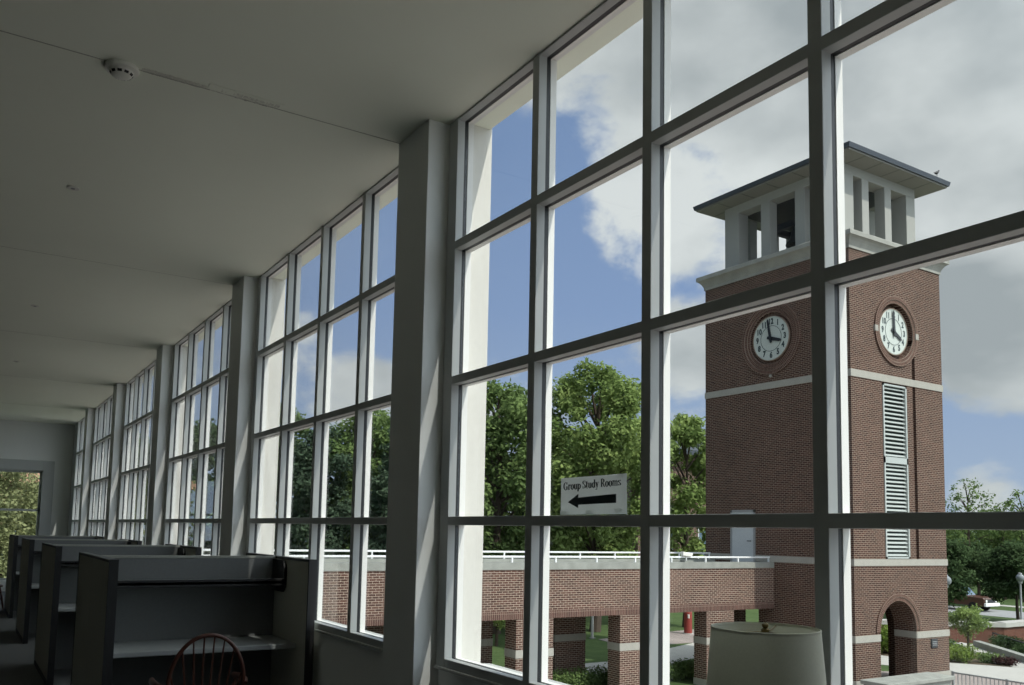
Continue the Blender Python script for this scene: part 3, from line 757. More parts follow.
# bird perched on the eave
bpx, bpy_, bpz = 30.55, TY0-ov-.05, SZ+.225
n_ = 14
rings = [(-.20, .004, .01), (-.12, .020, .015), (-.05, .048, .03), (.02, .062, .055), (.08, .050, .09), (.11, .030, .12), (.13, .034, .145), (.155, .028, .16), (.175, .008, .155), (.20, .002, .15)]
vs = []
for yq, r, zq in rings:
    for k in range(n_): vs.append((bpx+yq, bpy_+r*cos(2*pi*k/n_), bpz+.10+zq+r*sin(2*pi*k/n_)*1.1))
fs = [tuple(range(n_)), tuple(range((len(rings)-1)*n_, len(rings)*n_))]
for i in range(len(rings)-1): fs += [(i*n_+k, i*n_+(k+1) % n_, (i+1)*n_+(k+1) % n_, (i+1)*n_+k) for k in range(n_)]
bd = MB().add(vs, fs, 0, True)
for s_ in (-.02, .02): bd.tube([(bpx, bpy_+s_, bpz), (bpx+.01, bpy_+s_, bpz+.09)], .007, 6)
tag(bd.build('perched_bird', M['black']), 'small dark bird perched on the tower roof edge', 'bird')

# ------------------------------------------------------------------ covered walkway
WF, WB = 21.64, 24.98                # front and back faces
wk = thing('covered_walkway', (14, (WF+WB)/2, G), 'brick covered walkway with square openings running to the clock tower', 'walkway')
xL = 2.62
DZ0, DZ1 = -.985, .485
for y0, y1 in ((WF, WF+.42), (WB-.42, WB)):
    MB().box(xL, TX0-.001, y0, y1, DZ0+.24, DZ1).build('brick_spandrel', M['brickw'], wk)
    MB().box(xL, TX0-.001, y0-.012, y1+.012, DZ0, DZ0+.24).build('soldier_course', M['soldier'], wk)
    MB().box(xL, TX0-.001, y0-.03, y1+.03, DZ1, DZ1+.21).build('concrete_coping', M['concw'], wk)
MB().box(xL, TX0-.001, WF+.42, WB-.42, DZ0+.05, .50).build('roof_deck', M['concrete'], wk)
# piers: x ranges measured along the front
piers = [(22.20, 23.55), (18.32, 19.98), (14.32, 15.68), (10.45, 11.80), (6.6, 7.95), (2.75, 4.1)]
rear = [(21.6, 22.92), (17.75, 19.06), (13.9, 15.2), (10.0, 11.35), (6.15, 7.5), (2.7, 3.6)]
for (a, b_), y0 in [(q, WF+.004) for q in piers]+[(q, WB-.60) for q in rear]:
    if True:
        y1 = y0+.596
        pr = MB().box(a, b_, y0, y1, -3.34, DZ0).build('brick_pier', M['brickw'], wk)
        MB().box(a-.015, b_+.015, y0-.015, y1+.015, -2.13, -1.89).build('stone_band', M['stone'], pr)
        MB().box(a-.02, b_+.02, y0-.02, y1+.02, G, -3.32).build('pier_base', M['stone'], pr)
# two low white guard rails on the roof
for i, (y, lb, xe) in enumerate(((WF+.18, 'near white pipe guard rail along the walkway roof', TX0-.012), (WB-.18, 'far white pipe guard rail along the walkway roof', TX0-.012))):
    gr = thing('guard_rail', (14, y, DZ1+.21), lb, 'guard rail', 'white guard rails on the walkway roof')
    zr = .865 if i == 0 else .93
    MB().box(xL+.2, xe, y-.028, y+.028, zr-.03, zr+.03).build('top_rail', M['whitepaint'], gr, bevel=.01)
    k = 0; x = xe-.06
    while x > xL+.3:
        MB().box(x-.025, x+.025, y-.025, y+.025, DZ1+.21, zr-.03).build('post', M['whitepaint'], gr)
        x -= 1.62
# security camera on the roof edge
cx, cy_ = 21.35, WF+.12
cm = thing('security_camera', (cx, cy_, DZ1+.21), 'white security camera on the walkway roof edge', 'camera')
MB().box(cx-.16, cx+.25, cy_-.10, cy_+.12, DZ1+.21, DZ1+.27).build('mount_block', M['concw'], cm)
MB().tube([(cx, cy_, DZ1+.26), (cx, cy_, DZ1+.42)], .022, 10).build('bracket', M['whitepaint'], cm)
vs = []
for x_, hy, z0_, z1_ in ((-.20, .07, .43, .57), (.17, .07, .39, .525), (.26, .075, .46, .52)): vs += [(cx+x_, cy_-hy, DZ1+z0_), (cx+x_, cy_+hy, DZ1+z0_), (cx+x_, cy_+hy, DZ1+z1_), (cx+x_, cy_-hy, DZ1+z1_)]
fs = [(3, 2, 1, 0), (8, 9, 10, 11)]
for i in range(2): fs += [(i*4+k, i*4+(k+1) % 4, (i+1)*4+(k+1) % 4, (i+1)*4+k) for k in range(4)]
hs = MB().add(vs, fs).build('housing', M['white'], cm, bevel=.02)
MB().lathe([(0, .172), (.04, .172), (.044, .182), (.03, .185), (0, .183)], (cx, cy_, DZ1+.455), 16, axis='x').build('lens', M['black'], cm)

# ------------------------------------------------------------------ ground, paths
tag(MB().box(2.4, 260, -60, 300, G-.3, G).box(-150, 2.4, 26, 300, G-.3, G).build('ground', M['grass']), 'mown green lawn around the tower and walkway', 'lawn', kind='structure')
def slab(name, pts, z, mat, label, cat, th=.03):
    return tag(MB().prism(pts, 'z', G-.02, G+z).build(name, mat), label, cat, kind='structure')
slab('path_1', [(2.6, -30), (33.7, -30), (33.7, 19.9), (31.2, 21), (31.2, 21.2), (2.6, 21.2)], .015, M['paver'], 'pinkish brick paved plaza in front of the tower', 'plaza')
slab('path_2', [(33.7, 10), (46, 10), (39.2, 18.6), (37.35, 19.2), (35.9, 21.5), (34.8, 26), (31.2, 26), (33.65, 19.8)], .02, M['concrete'], 'pale concrete path passing in front of the planting bed', 'path')
slab('path_3', [(38.0, 18.9), (40.2, 20.1), (43.2, 23.7), (44.0, 25.6), (42.0, 27.5), (40.8, 26.2), (41.7, 24.2), (40.0, 22.05), (37.4, 19.25)], .03, M['concrete'], 'pale concrete path climbing behind the planting bed', 'path')
slab('path_4', [(36.0, 21.6), (37.4, 19.35), (39.9, 22.1), (41.6, 24.2), (40.7, 26.2), (38, 27), (34.8, 26)], .025, M['mulch'], 'mulched planting bed beside the tower', 'planting bed')
slab('path_5', [(8, 25.1), (22, 25.1), (27, 26.9), (40, 30), (40, 31.5), (30.5, 30.6), (23.0, 27.6), (8, 27.2)], .018, M['concrete'], 'pale concrete walk behind the covered walkway', 'path')
slab('path_6', [(26.5, 30.7), (30.5, 30.7), (40, 31.6), (42, 36), (31, 34.4), (27, 33.5)], .02, M['paver'], 'brick paved walk seen under the walkway near the red post', 'path')
slab('path_7', [(60.5, -20), (66.5, -20), (68.5, 90), (62.5, 90)], .02, M['asphalt'], 'grey campus street beyond the retaining wall', 'street')
slab('path_8', [(70.5, -20), (72.0, -20), (74.5, 90), (73.0, 90)], .02, M['concrete'], 'thin pale sidewalk on the far side of the street', 'path')
# concrete ledge
lg = thing('concrete_ledge', (26.8, 16.9, G), 'weathered concrete ledge at the foot of the tower', 'ledge')
MB().box(24.75, 28.25, 16.55, 17.35, G+.015, -2.97).build('body', M['concw'], lg)
MB().box(24.65, 28.35, 16.45, 17.42, -2.97, -2.84).build('top_slab', M['concw'], lg, bevel=.02)
# metal picket railing
rl = thing('picket_railing', (29.0, 14, G), 'grey metal picket railing at the lower right outside', 'railing')
m = MB(); xr = 29.05; yr0, yr1 = 8.0, 16.95
MB().box(xr-.03, xr+.03, yr0, yr1, -2.87, -2.82).box(xr-.02, xr+.02, yr0, yr1, G+.10, G+.14).build('rails', M['metal'], rl, bevel=.008)
pk = MB(); y = yr0
while y < yr1-.05:
    pk.box(xr-.010, xr+.010, y-.010, y+.010, G+.12, -2.86); y += .135
pk.build('pickets', M['metal'], rl)
y = yr0
while y < yr1+.1:
    MB().box(xr-.035, xr+.035, y-.035, y+.035, G+.01, -2.80).build('post', M['metal'], rl); y += 1.79
# retaining wall
rw = thing('retaining_wall', (45, 24.5, G), 'red brick retaining wall with a concrete cap beyond the tower', 'retaining wall')
def wallrun(pts, th, z0, z1, mb):
    for (xa, ya), (xb, yb) in zip(pts[:-1], pts[1:]):
        d_ = Vector((xb-xa, yb-ya)).normalized(); n_2 = Vector((-d_.y, d_.x))*th
        mb.prism([(xa, ya), (xb, yb), (xb+n_2.x, yb+n_2.y), (xa+n_2.x, ya+n_2.y)], 'z', z0, z1)
    return mb
wallrun([(39.5, 28.0), (45.6, 23.85), (52.5, 23.85)], .45, G-.1, -2.72, MB()).build('brick_wall', M['brickr'], rw)
wallrun([(39.45, 27.92), (45.6, 23.75), (52.5, 23.75)], .75, -2.72, -2.50, MB()).build('cap', M['concrete'], rw)
lwl = MB(); wallrun([(43.1, 23.7), (39.3, 19.35), (37.5, 17.2)], -.35, G, G+.30, lwl)
tag(lwl.build('low_concrete_wall', M['concw']), 'low concrete curb wall edging the climbing path', 'wall')
hr = thing('handrail', (43, 22.3, G), 'dark sloping handrail in front of the brick retaining wall', 'handrail')
pts = [(44.6, 23.9, -2.95), (43.2, 22.4, -3.0), (41.6, 20.6, -3.02), (40, 18.8, -3.05)]
MB().tube(pts, .035, 8).build('rail', M['darkmetal'], hr)
m = MB()
for p_ in pts[:3]: MB().tube([(p_[0], p_[1], G), p_], .03, 8).build('post', M['darkmetal'], hr)
# globe lamps
def globe_lamp(x, y, zc, r, label):
    t = thing('globe_lamp_post', (x, y, G), label, 'lamp post')
    MB().lathe([(.09, G), (.09, G+.3), (.055, G+.36), (.055, zc-r-.12), (.11, zc-r-.08), (.12, zc-r+.06), (0, zc-r+.06)], (x, y, 0), 20).build('post', M['metal'], t)
    MB().lathe([(r*sin(a), zc-r*cos(a)) for a in [pi*i/18 for i in range(19)]], (x, y, 0), 28).build('globe', gm, t)
    MB().lathe([(.11, zc+r-.02), (.10, zc+r+.05), (0, zc+r+.08)], (x, y, 0), 16).build('cap', M['metal'], t)
gm, nt_, N_, L_, b_2 = new_mat('clear_grey_globe'); b_2.inputs['Base Color'].default_value = (.20, .22, .23, 1); b_2.inputs['Roughness'].default_value = .08
globe_lamp(44.75, 26.35, -.50, .27, 'globe street lamp half hidden behind the tower corner')
globe_lamp(50.9, 25.66, -.38, .22, 'globe street lamp at the right edge beyond the retaining wall')
# red post under the walkway
t = thing('red_post', (33.0, 33.5, G), 'red cylindrical post on the lawn seen through the walkway opening', 'post')
MB().lathe([(.30, G), (.30, G+.06), (0, G+.06)], (33.0, 33.5, 0), 24).build('base', M['concrete'], t)
MB().lathe([(.21, G+.06), (.21, G+1.15), (.17, G+1.2), (.17, G+1.25), (.21, G+1.3), (.21, G+1.75), (.12, G+1.86), (0, G+1.88)], (33.0, 33.5, 0), 24).build('body', M['red'], t)
MB().box(32.8, 32.86, 33.25, 33.34, G+.85, G+1.05).build('panel', M['white'], t)
# pale post in the lawn
t = thing('pale_post', (27.0, 34.0, G), 'pale slim post on the lawn behind the walkway', 'post')
MB().lathe([(.07, G), (.07, G+2.1), (.09, G+2.12), (.09, G+2.2), (0, G+2.22)], (27.0, 34.0, 0), 14).build('shaft', M['concrete'], t)
MB().lathe([(.16, G), (.16, G+.05), (0, G+.05)], (27.0, 34.0, 0), 14).build('foot', M['concw'], t)

# ------------------------------------------------------------------ vegetation
def leaves(rng, clumps, count, size, jitter=.35, flat=.6):
    """leaf quads scattered over ellipsoid clumps (cx,cy,cz,rx,ry,rz), denser at the surface"""
    cl = np.array(clumps); w_ = cl[:, 3]*cl[:, 4]+cl[:, 3]*cl[:, 5]; w_ = w_/w_.sum()
    idx = rng.choice(len(cl), count, p=w_)
    d = rng.normal(size=(count, 3)); d /= np.linalg.norm(d, axis=1)[:, None]
    rad = np.abs(rng.normal(.85, .28, count))
    p = cl[idx, :3]+d*cl[idx, 3:]*rad[:, None]
    nrm = d*.6+rng.normal(size=(count, 3))*.6+np.array([0, 0, .5]); nrm /= np.linalg.norm(nrm, axis=1)[:, None]
    t = np.cross(nrm, rng.normal(size=(count, 3))); t /= np.linalg.norm(t, axis=1)[:, None]
    b = np.cross(nrm, t)
    s = size*rng.uniform(.6, 1.3, count)[:, None]
    v = np.stack([p-t*s*.5, p+b*s*flat*.5-t*s*.05, p+t*s*.5+nrm*s*.12, p-b*s*flat*.5-t*s*.05], 1).reshape(-1, 3)
    return v
def quad_object(name, v, mat, parent):
    root = parent
    while root is not None and root.parent is not None: root = root.parent
    if root is not None: v = v-np.array(root.location)
    n = len(v)//4
    me = bpy.data.meshes.new(name)
    me.vertices.add(4*n); me.vertices.foreach_set('co', v.astype(np.float32).ravel())
    me.loops.add(4*n); me.loops.foreach_set('vertex_index', np.arange(4*n, dtype=np.int32))
    me.polygons.add(n); me.polygons.foreach_set('loop_start', np.arange(0, 4*n, 4, dtype=np.int32))
    me.materials.append(mat); me.update(calc_edges=True); me.validate()
    o = bpy.data.objects.new(name, me); C.objects.link(o)
    if parent is not None: o.parent = parent
    return o
def tree(name, x, y, top, w, crown_bot, leaf, label, seed, n=7000, size=.34, clumps=26, trunk_r=.2, shape='round', group=None, ground=G, cl_scale=1.0):
    rng = np.random.default_rng(seed)
    t = thing(name, (x, y, ground), label, 'tree', group)
    H = top-crown_bot; cl = []
    br = []
    clumps = int(clumps*1.6)
    for k in range(clumps):
        h = (k+.5)/clumps
        if shape == 'cone': env = (1-h)**.8*.95+.06
        elif shape == 'oval': env = math.sqrt(max(.03, 1-(2*h-1)**2))*.95+.08
        else: env = math.sqrt(max(.03, 1-(1.75*h-.75)**2))
        a = k*2.399+rng.uniform(-.4, .4); rr = w/2*env*rng.uniform(.40, .95)
        c = (x+rr*cos(a), y+rr*sin(a), crown_bot+H*h*.93+rng.uniform(-.2, .2))
        r = w*rng.uniform(.07, .19)*cl_scale*(.7+.3*env)
        cl.append((*c, r*1.1, r*1.1, r*(.85 if shape != 'cone' else .5)))
        if k % 2 == 0: br.append(c)
    tr = MB()
    tz = crown_bot+H*.7
    tr.tube([(x, y, ground), (x+.03*w*rng.uniform(-1, 1), y, ground+(crown_bot-ground)*.6), (x, y, crown_bot+H*.3), (x+.02*w, y, tz)], [trunk_r*1.25, trunk_r, trunk_r*.75, trunk_r*.25], 9).build('trunk', M['bark'], t)
    b2 = MB()
    for c in br:
        z0 = max(crown_bot-.2, min(tz, c[2]-H*.18)); mid = (x+(c[0]-x)*.5, y+(c[1]-y)*.5, (z0+c[2])/2+.15)
        b2.tube([(x, y, z0), mid, c], [trunk_r*.42, trunk_r*.28, trunk_r*.10], 6)
    b2.build('branches', M['bark'], t)
    quad_object('foliage', leaves(rng, cl, int(n*2.1), size*.72), leaf, t)
    return t
def shrub(x, y, w, h, leaf, label, seed, n=1500, size=.14, group=None, name='shrub', d=None):
    rng = np.random.default_rng(seed)
    t = thing(name, (x, y, G), label, 'shrub', group)
    d = d or w
    cl = []
    for k in range(12):
        a = k*2.399; rr = .33*math.sqrt((k+.5)/12)
        cl.append((x+w*rr*cos(a)*1.1, y+d*rr*sin(a)*1.1, G+h*rng.uniform(.40, .62), w*.26, d*.26, h*.36))
    st = MB()
    for k in range(7):
        c = cl[k]; st.tube([(x+(c[0]-x)*.2, y+(c[1]-y)*.2, G), (c[0], c[1], c[2])], [.025, .008], 5)
    st.build('stems', M['bark'], t)
    quad_object('foliage', leaves(rng, cl, n, size), leaf, t)
    return t
gt = 'trees behind the covered walkway'
tree('shade_tree', 29.0, 36.3, 11.3, 7.2, -.8, M['leafA'], 'tall bright green shade tree behind the walkway, left of the tower', 11, 17000, .36, 46, .26, 'oval', gt, cl_scale=.8)
tree('shade_tree', 23.6, 37.6, 9.8, 6.4, -1.0, M['leafB'], 'mid green shade tree left of the tallest tree behind the walkway', 12, 12000, .36, 36, .24, 'oval', gt, cl_scale=.85)
tree('shade_tree', 35.3, 36.0, 9.0, 5.0, -.6, M['leafA'], 'loose green tree just left of the tower shaft', 13, 6500, .36, 26, .18, 'oval', gt, cl_scale=.8)
tree('shade_tree', 31.8, 42.5, 8.0, 6.5, -1.0, M['leafB'], 'lower green tree filling in behind the tallest tree', 14, 8000, .38, 28, .2, 'round', gt)
tree('shade_tree', 26.5, 42.5, 6.6, 6.0, -1.2, M['leafE'], 'dark tree low in the gap behind the walkway', 15, 8000, .38, 26, .2, 'round', gt)
tree('dark_evergreen', 20.2, 42.5, 7.8, 5.4, -2.2, M['leafC'], 'dark evergreen tree seen through the second window', 16, 11000, .34, 36, .22, 'cone', gt)
tree('shade_tree', 20.3, 46.8, 8.9, 5.5, -.8, M['leafB'], 'green leafy tree rising behind the dark evergreen', 17, 8500, .38, 28, .22, 'oval', gt)
tree('dark_evergreen', 17.2, 46.5, 7.6, 4.8, -2.2, M['leafC'], 'second dark evergreen left of the first one', 18, 9000, .34, 30, .2, 'oval', gt)
tree('shade_tree', 16.3, 52.5, 9.4, 6.2, -.8, M['leafB'], 'green tree at the left side of the second window', 19, 8500, .40, 28, .22, 'oval', gt)
tree('shade_tree', 12.2, 56.0, 8.6, 6.0, -1.2, M['leafE'], 'dark green tree seen through the third window', 20, 8000, .40, 28, .22, 'oval', gt)
tree('shade_tree', 8.4, 60.0, 8.6, 6.0, -1.2, M['leafB'], 'green tree seen through the far windows', 23, 6000, .42, 26, .22, 'oval', gt)
tree('shade_tree', 22.5, 50.0, 7.4, 7.0, -1.0, M['leafE'], 'dark tree standing behind the evergreens', 24, 8000, .42, 26, .22, 'round', gt)
shrub(18.6, 33.6, 3.2, 3.6, M['leafD'], 'pale green bush rising just above the walkway roof line', 21, 3500, .20, name='bush')
shrub(14.5, 33.5, 3.2, 3.2, M['leafD'], 'second pale green bush behind the walkway', 22, 3500, .20, name='bush')
tree('sapling', 21.1, 33.5, -.4, 2.0, -2.6, M['leafA'], 'slim pale-barked sapling on the lawn under the walkway', 25, 1200, .2, 14, .07, 'oval')
# end window: olive tree and a distant brick house
tree('olive_tree', .2, 33.5, 5.0, 5.5, -3.0, M['leafD'], 'sunlit olive green tree outside the end window', 31, 20000, .20, 46, .22, 'oval')
tree('olive_tree', 2.6, 37.0, 3.2, 4.4, -3.0, M['leafD'], 'smaller olive tree right of the first outside the end window', 32, 12000, .20, 34, .2, 'oval')
hb = thing('brick_house', (-1, 54, G), 'tan roofed brick building behind the end window trees', 'building')
MB().box(-6, 4.6, 50, 58, G, 3.6).build('wall', M['brickr'], hb)
MB().prism([(49.4, 3.6), (58.6, 3.6), (54, 6.4)], 'x', -6.6, 5.2).build('roof', M['tan'], hb)
for x in (-3.5, -.5, 2.5):
    f_ = MB().box(x-.7, x+.7, 49.93, 50.02, -.6, 1.4).build('window', M['whitepaint'], hb); MB().box(x-.6, x+.6, 49.9, 49.94, -.5, 1.3).build('pane', M['carglass'], f_)
# brick hall behind the tower
hb = thing('brick_hall', (52, 52, G), 'dark roofed brick hall partly hidden behind trees and tower', 'building')
MB().box(40.5, 66, 46, 62, G, 7.5).build('wall', M['brick'], hb)
rf = MB(); vs = [(39.6, 45.1, 7.45), (66.9, 45.1, 7.45), (66.9, 62.9, 7.45), (39.6, 62.9, 7.45), (39.6, 45.1, 7.8), (66.9, 45.1, 7.8), (66.9, 62.9, 7.8), (39.6, 62.9, 7.8), (46, 54, 11), (60, 54, 11)]
rf.add(vs, [(0, 3, 2, 1), (0, 1, 5, 4), (1, 2, 6, 5), (2, 3, 7, 6), (3, 0, 4, 7), (4, 5, 9, 8), (5, 6, 9), (6, 7, 8, 9), (7, 4, 8)]); rf.build('roof', M['fascia'], hb)
for x in (42.6, 47.5, 52.5):
    f_ = MB().box(x-1.2, x+1.2, 45.94, 46.02, -.4, 2.4).build('window', M['whitepaint'], hb)
    pn = MB()
    for k in range(3): pn.box(x-1.12+k*.76, x-.42+k*.76, 45.90, 45.945, -.32, 2.32)
    pn.build('pane', M['carglass'], f_)
# planting by the tower
tree('young_tree', 41.0, 23.15, -1.45, 1.65, -2.7, M['leafA'], 'small young tree in the planting bed right of the tower', 41, 1500, .17, 18, .05, 'oval')
shrub(37.0, 22.0, 1.3, .95, M['leafE'], 'dark rounded shrub against the tower corner', 42, 1800, .12)
shrub(36.8, 21.2, 1.25, .75, M['leafF'], 'bright green spreading shrub in the planting bed', 43, 2600, .12)
shrub(37.7, 20.4, .9, .45, M['leafB'], 'low green shrub beside the bright one', 44, 1000, .11)
shrub(37.75, 19.8, .9, .35, M['leafP'], 'low purple-leaved shrub at the tip of the bed', 45, 1200, .11)
shrub(43.2, 22.5, 1.5, .7, M['leafE'], 'dark low shrub between the handrail and the brick wall', 46, 1400, .12)
shrub(42.3, 21.0, 1.3, .5, M['leafE'], 'second dark low shrub along the handrail', 47, 1000, .12)
shrub(36.3, 24.3, 1.7, 1.3, M['leafF'], 'light green bush seen through the tower arch', 48, 3000, .14)
hd = tag(quad_object('hedge', leaves(np.random.default_rng(50), [(16.3+k*.40, 23.25, G+.32, .36, .36, .32) for k in range(18)], 9000, .10), M['leafB'], None), 'low clipped hedge between the walkway piers', 'hedge')
# trees to the right
gr_ = 'trees beyond the retaining wall'
tree('shade_tree', 54.2, 33.0, 2.3, 4.6, -2.3, M['leafE'], 'dense dark tree just right of the tower', 61, 9000, .34, 34, .16, 'oval', gr_)
tree('shade_tree', 58.9, 29.9, 1.4, 4.2, -1.7, M['leafE'], 'dark street tree near the right edge', 62, 6000, .32, 26, .09, 'round', gr_)
tree('shade_tree', 69.5, 38.2, 1.3, 4.0, -1.4, M['leafE'], 'slim street tree in the middle of the street view', 63, 5000, .34, 24, .12, 'round', gr_)
tree('twiggy_tree', 76.4, 42.8, 7.4, 4.2, 1.0, M['leafB'], 'sparse twiggy tree above the bar right of the tower', 64, 800, .34, 26, .14, 'round', gr_, cl_scale=.8)
tree('twiggy_tree', 78.8, 39.4, 6.4, 4.4, 1.0, M['leafB'], 'sparse twiggy tree at the far right edge', 65, 900, .34, 26, .14, 'round', gr_, cl_scale=.8)
tree('twiggy_tree', 80.5, 41.9, 5.6, 3.6, 1.0, M['leafB'], 'sparse twiggy tree between the other two', 66, 600, .34, 20, .12, 'round', gr_, cl_scale=.8)
for i, (x, y, tp_, w_, lb) in enumerate(((80, 48.5, 4.2, 8, 'leafy tree in the far belt nearest the tower'), (84, 44.0, 3.6, 8, 'leafy tree in the middle of the far belt'), (87, 40.0, 3.8, 8, 'leafy tree in the far belt at the right edge'), (76, 54, 5.0, 8, 'leafy tree in the far belt hidden partly by the tower'))):
    tree('belt_tree', x, y, tp_, w_, -2.8, M['leafB'], lb, 70+i, 5000, .5, 24, .2, 'oval', gr_)
hb = thing('distant_building', (110, 58, G), 'distant grey building with white windows behind the far trees', 'building')
MB().box(104, 122, 40, 76, G, 4.5).build('wall', M['concw'], hb)
MB().box(103.6, 122.4, 39.6, 76.4, 4.5, 5.0).build('roof_edge', M['stone'], hb)
for k in range(9):
    y = 43+k*3.6
    for z in (-1.8, 1.4):
        f_ = MB().box(103.9, 104.02, y-.6, y+.6, z, z+1.9).build('window', M['whitepaint'], hb); MB().box(103.86, 103.91, y-.48, y+.48, z+.12, z+1.0).build('pane', M['carglass'], f_)
# parked pickup on the street
px, py = 65.0, 37.4
pk = thing('pickup_truck', (px, py, G), 'old brown pickup truck with a pale bumper parked on the street', 'truck')
def P2(yy, zz): return (py+yy, G+zz)
MB().prism([P2(-2.5, .45), P2(-2.5, .95), P2(-2.4, 1.05), P2(-1.0, 1.12), P2(2.5, 1.12), P2(2.55, .45)], 'x', px-.9, px+.9).build('body', M['carbrown'], pk, bevel=.05)
cb = MB().prism([P2(-1.05, 1.1), P2(-.45, 1.72), P2(.85, 1.74), P2(.95, 1.1)], 'x', px-.78, px+.78).build('cab', M['carbrown'], pk, bevel=.05)
gl = MB().add([(px-.70, py-1.02, G+1.15), (px+.70, py-1.02, G+1.15), (px+.66, py-.51, G+1.68), (px-.66, py-.51, G+1.68)], [(0, 1, 2, 3)])
for s_ in (-1, 1): gl.box(px+s_*.78, px+s_*.80, py-.4, py+.75, G+1.2, G+1.62)
gl.build('windows', M['carglass'], cb)
MB().box(px-.95, px+.95, py-2.66, py-2.5, G+.42, G+.66).build('bumper', M['whitepaint'], pk, bevel=.03)
MB().box(px-.80, px+.80, py-2.53, py-2.49, G+.68, G+.92).build('grille', M['darkmetal'], pk)
for s_ in (-1, 1): MB().lathe([(0, -.03), (.11, -.02), (.11, .02), (0, .02)], (px+s_*.64, py-2.53, G+.80), 16, axis='y').build('headlight', M['white'], pk)
for s_ in (-1, 1):
    for yy in (-1.65, 1.65):
        MB().lathe([(0, -.1), (.33, -.1), (.36, -.06), (.36, .06), (.33, .1), (0, .1)], (px+s_*.82, py+yy, G+.37), 24, axis='x').build('wheel', M['tire'], pk)

# ------------------------------------------------------------------ light: sky with clouds, sun
SUN = Vector((.181, -.588, .788)).normalized()
wd = bpy.data.worlds.new('sky'); sc.world = wd; wd.use_nodes = True
nt = wd.node_tree; N = nt.nodes; L = nt.links
bg = N['Background']
tc = N.new('ShaderNodeTexCoord')
nrm = N.new('ShaderNodeVectorMath'); nrm.operation = 'NORMALIZE'; L.new(tc.outputs['Generated'], nrm.inputs[0])
sep = N.new('ShaderNodeSeparateXYZ'); L.new(nrm.outputs[0], sep.inputs[0])
def math_(op, a, b=None, clamp=False):
    n_ = N.new('ShaderNodeMath'); n_.operation = op; n_.use_clamp = clamp
    for i, q in enumerate((a, b)):
        if q is None: continue
        if isinstance(q, (int, float)): n_.inputs[i].default_value = q
        else: L.new(q, n_.inputs[i])
    return n_.outputs[0]
def dirv(azd, eld):
    a, e_ = radians(azd), radians(eld); return (sin(a)*cos(e_), cos(a)*cos(e_), sin(e_))
def bump_(azd, eld, width, amp):
    dp = N.new('ShaderNodeVectorMath'); dp.operation = 'DOT_PRODUCT'; L.new(nrm.outputs[0], dp.inputs[0]); dp.inputs[1].default_value = dirv(azd, eld)
    mr = N.new('ShaderNodeMapRange'); mr.interpolation_type = 'SMOOTHSTEP'
    mr.inputs['From Min'].default_value = cos(radians(width)); mr.inputs['From Max'].default_value = 1
    mr.inputs['To Min'].default_value = 0; mr.inputs['To Max'].default_value = amp
    L.new(dp.outputs['Value'], mr.inputs['Value']); return mr.outputs[0]
ramp = N.new('ShaderNodeValToRGB'); el = ramp.color_ramp.elements
el[0].position = 0; el[0].color = (.42, .52, .66, 1); el[1].position = .6; el[1].color = (.16, .26, .47, 1)
e2 = el.new(.25); e2.color = (.255, .365, .59, 1)
L.new(sep.outputs['Z'], ramp.inputs[0])
mp = N.new('ShaderNodeMapping'); mp.inputs['Scale'].default_value = (1, 1, 1.7); mp.inputs['Location'].default_value = (.35, .1, .2)
L.new(nrm.outputs[0], mp.inputs[0])
n1 = N.new('ShaderNodeTexNoise'); n1.inputs['Scale'].default_value = 5.0; n1.inputs['Detail'].default_value = 9; n1.inputs['Roughness'].default_value = .61; n1.inputs['Distortion'].default_value = .25
L.new(mp.outputs[0], n1.inputs['Vector'])
bias = None
BUMPS = [(60, 27, 21, .40), (38.6, 28.5, 7, .16), (41.5, 20.5, 5.5, .20), (38, 17, 6, -.14), (31.8, 21, 8, -.16), (33, 28, 5, -.06), (22, 17, 9, -.20), (22.8, 9.2, 4, .22), (18.8, 12, 3, .10), (44.4, 12, 4, .22), (45.5, 15.8, 2.5, -.12), (62.5, 6.0, 4.5, -.13), (61.7, 3.2, 3, .22), (62, 9, 3, .10), (90, 40, 45, .2)]
for q in BUMPS:
    bb = bump_(*q); bias = bb if bias is None else math_('ADD', bias, bb)
fac = math_('ADD', n1.outputs['Fac'], bias)
mr = N.new('ShaderNodeMapRange'); mr.interpolation_type = 'SMOOTHSTEP'
mr.inputs['From Min'].default_value = .50; mr.inputs['From Max'].default_value = .68
L.new(fac, mr.inputs['Value'])
n2 = N.new('ShaderNodeTexNoise'); n2.inputs['Scale'].default_value = 4.2; n2.inputs['Detail'].default_value = 6; n2.inputs['Roughness'].default_value = .5
L.new(mp.outputs[0], n2.inputs['Vector'])
cr = N.new('ShaderNodeValToRGB'); ce = cr.color_ramp.elements
ce[0].position = .38; ce[0].color = (.76, .79, .79, 1); ce[1].position = .68; ce[1].color = (.39, .43, .45, 1)
sh2 = math_('ADD', math_('ADD', n2.outputs['Fac'], bump_(59, 26, 9, .08)), math_('ADD', bump_(61, 13, 5, .12), bump_(61, 19.5, 4, -.12)))
L.new(sh2, cr.inputs[0])
mx = N.new('ShaderNodeMix'); mx.data_type = 'RGBA'
L.new(mr.outputs[0], mx.inputs[0]); L.new(ramp.outputs[0], mx.inputs[6]); L.new(cr.outputs[0], mx.inputs[7])
glow = math_('ADD', bump_(163, 50, 75, 1.5), bump_(120, 35, 55, .5))
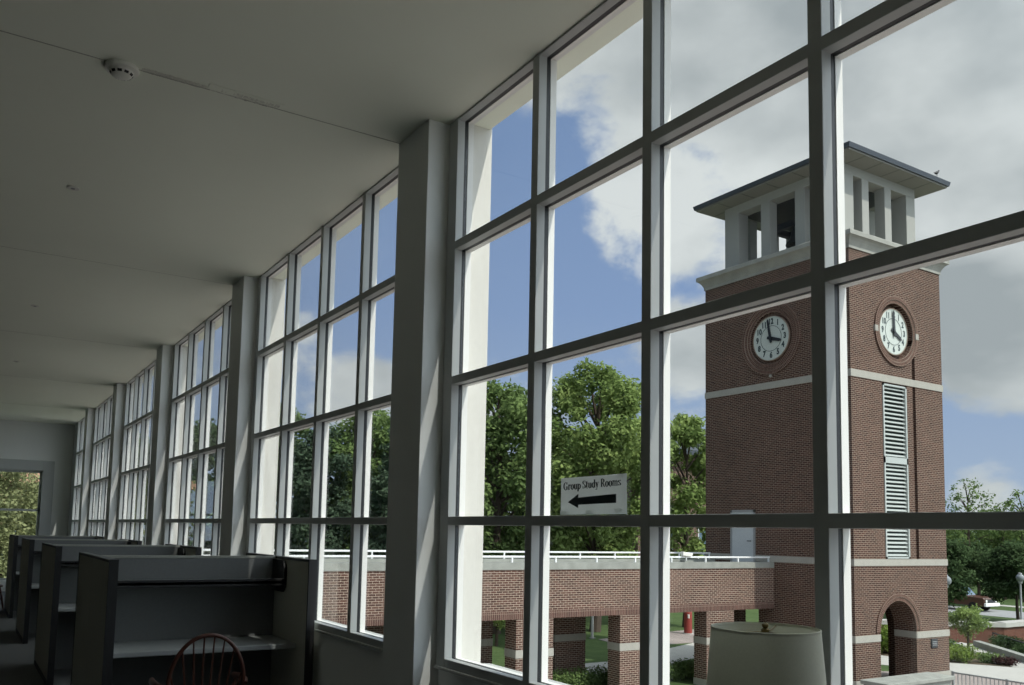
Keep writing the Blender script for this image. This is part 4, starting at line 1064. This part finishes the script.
gc = N.new('ShaderNodeMix'); gc.data_type = 'RGBA'; gc.blend_type = 'ADD'; gc.inputs[0].default_value = 1
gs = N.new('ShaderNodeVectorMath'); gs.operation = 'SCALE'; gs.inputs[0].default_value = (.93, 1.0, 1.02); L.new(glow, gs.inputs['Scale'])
dim = N.new('ShaderNodeVectorMath'); dim.operation = 'SCALE'
L.new(mx.outputs[2], dim.inputs[0]); L.new(math_('SUBTRACT', 1.0, bump_(270, 30, 100, .55)), dim.inputs['Scale'])
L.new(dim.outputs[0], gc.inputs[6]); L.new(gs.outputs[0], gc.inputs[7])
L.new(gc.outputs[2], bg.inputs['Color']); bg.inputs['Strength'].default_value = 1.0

sd = bpy.data.lights.new('sun', 'SUN'); sd.energy = 3.6; sd.angle = radians(.6); sd.color = (1.0, .95, .87)
so_ = bpy.data.objects.new('sun', sd); C.objects.link(so_)
so_.rotation_euler = SUN.to_track_quat('Z', 'Y').to_euler()

# ------------------------------------------------------------------ camera (lens fitted to the photograph)
f_, cx_, cy_, yaw, pit, rol = 860.383, 499.440, 452.131, .56114, .09241, .02049
cam = bpy.data.cameras.new('camera'); co = bpy.data.objects.new('camera', cam); C.objects.link(co)
F = Vector((sin(yaw)*cos(pit), cos(yaw)*cos(pit), sin(pit))); R = Vector((cos(yaw), -sin(yaw), 0)); U = R.cross(F)
R2 = cos(rol)*R+sin(rol)*U; U2 = -sin(rol)*R+cos(rol)*U
from mathutils import Matrix
mw = Matrix((R2, U2, -F)).transposed().to_4x4(); mw.translation = (0, 0, 1.6)
co.matrix_world = mw
cam.sensor_fit = 'HORIZONTAL'; cam.sensor_width = 36; cam.lens = f_*36/1024
cam.shift_x = (512-cx_)/1024; cam.shift_y = (cy_-342.5)/1024
cam.clip_start = .05; cam.clip_end = 1000
sc.camera = co

sc.view_settings.view_transform = 'Standard'; sc.view_settings.look = 'None'
sc.view_settings.gamma = 1; sc.view_settings.exposure = 0; sc.view_settings.use_curve_mapping = False
sc.cycles.max_bounces = 10; sc.cycles.diffuse_bounces = 6; sc.cycles.transparent_max_bounces = 24
sc.cycles.use_denoising = True
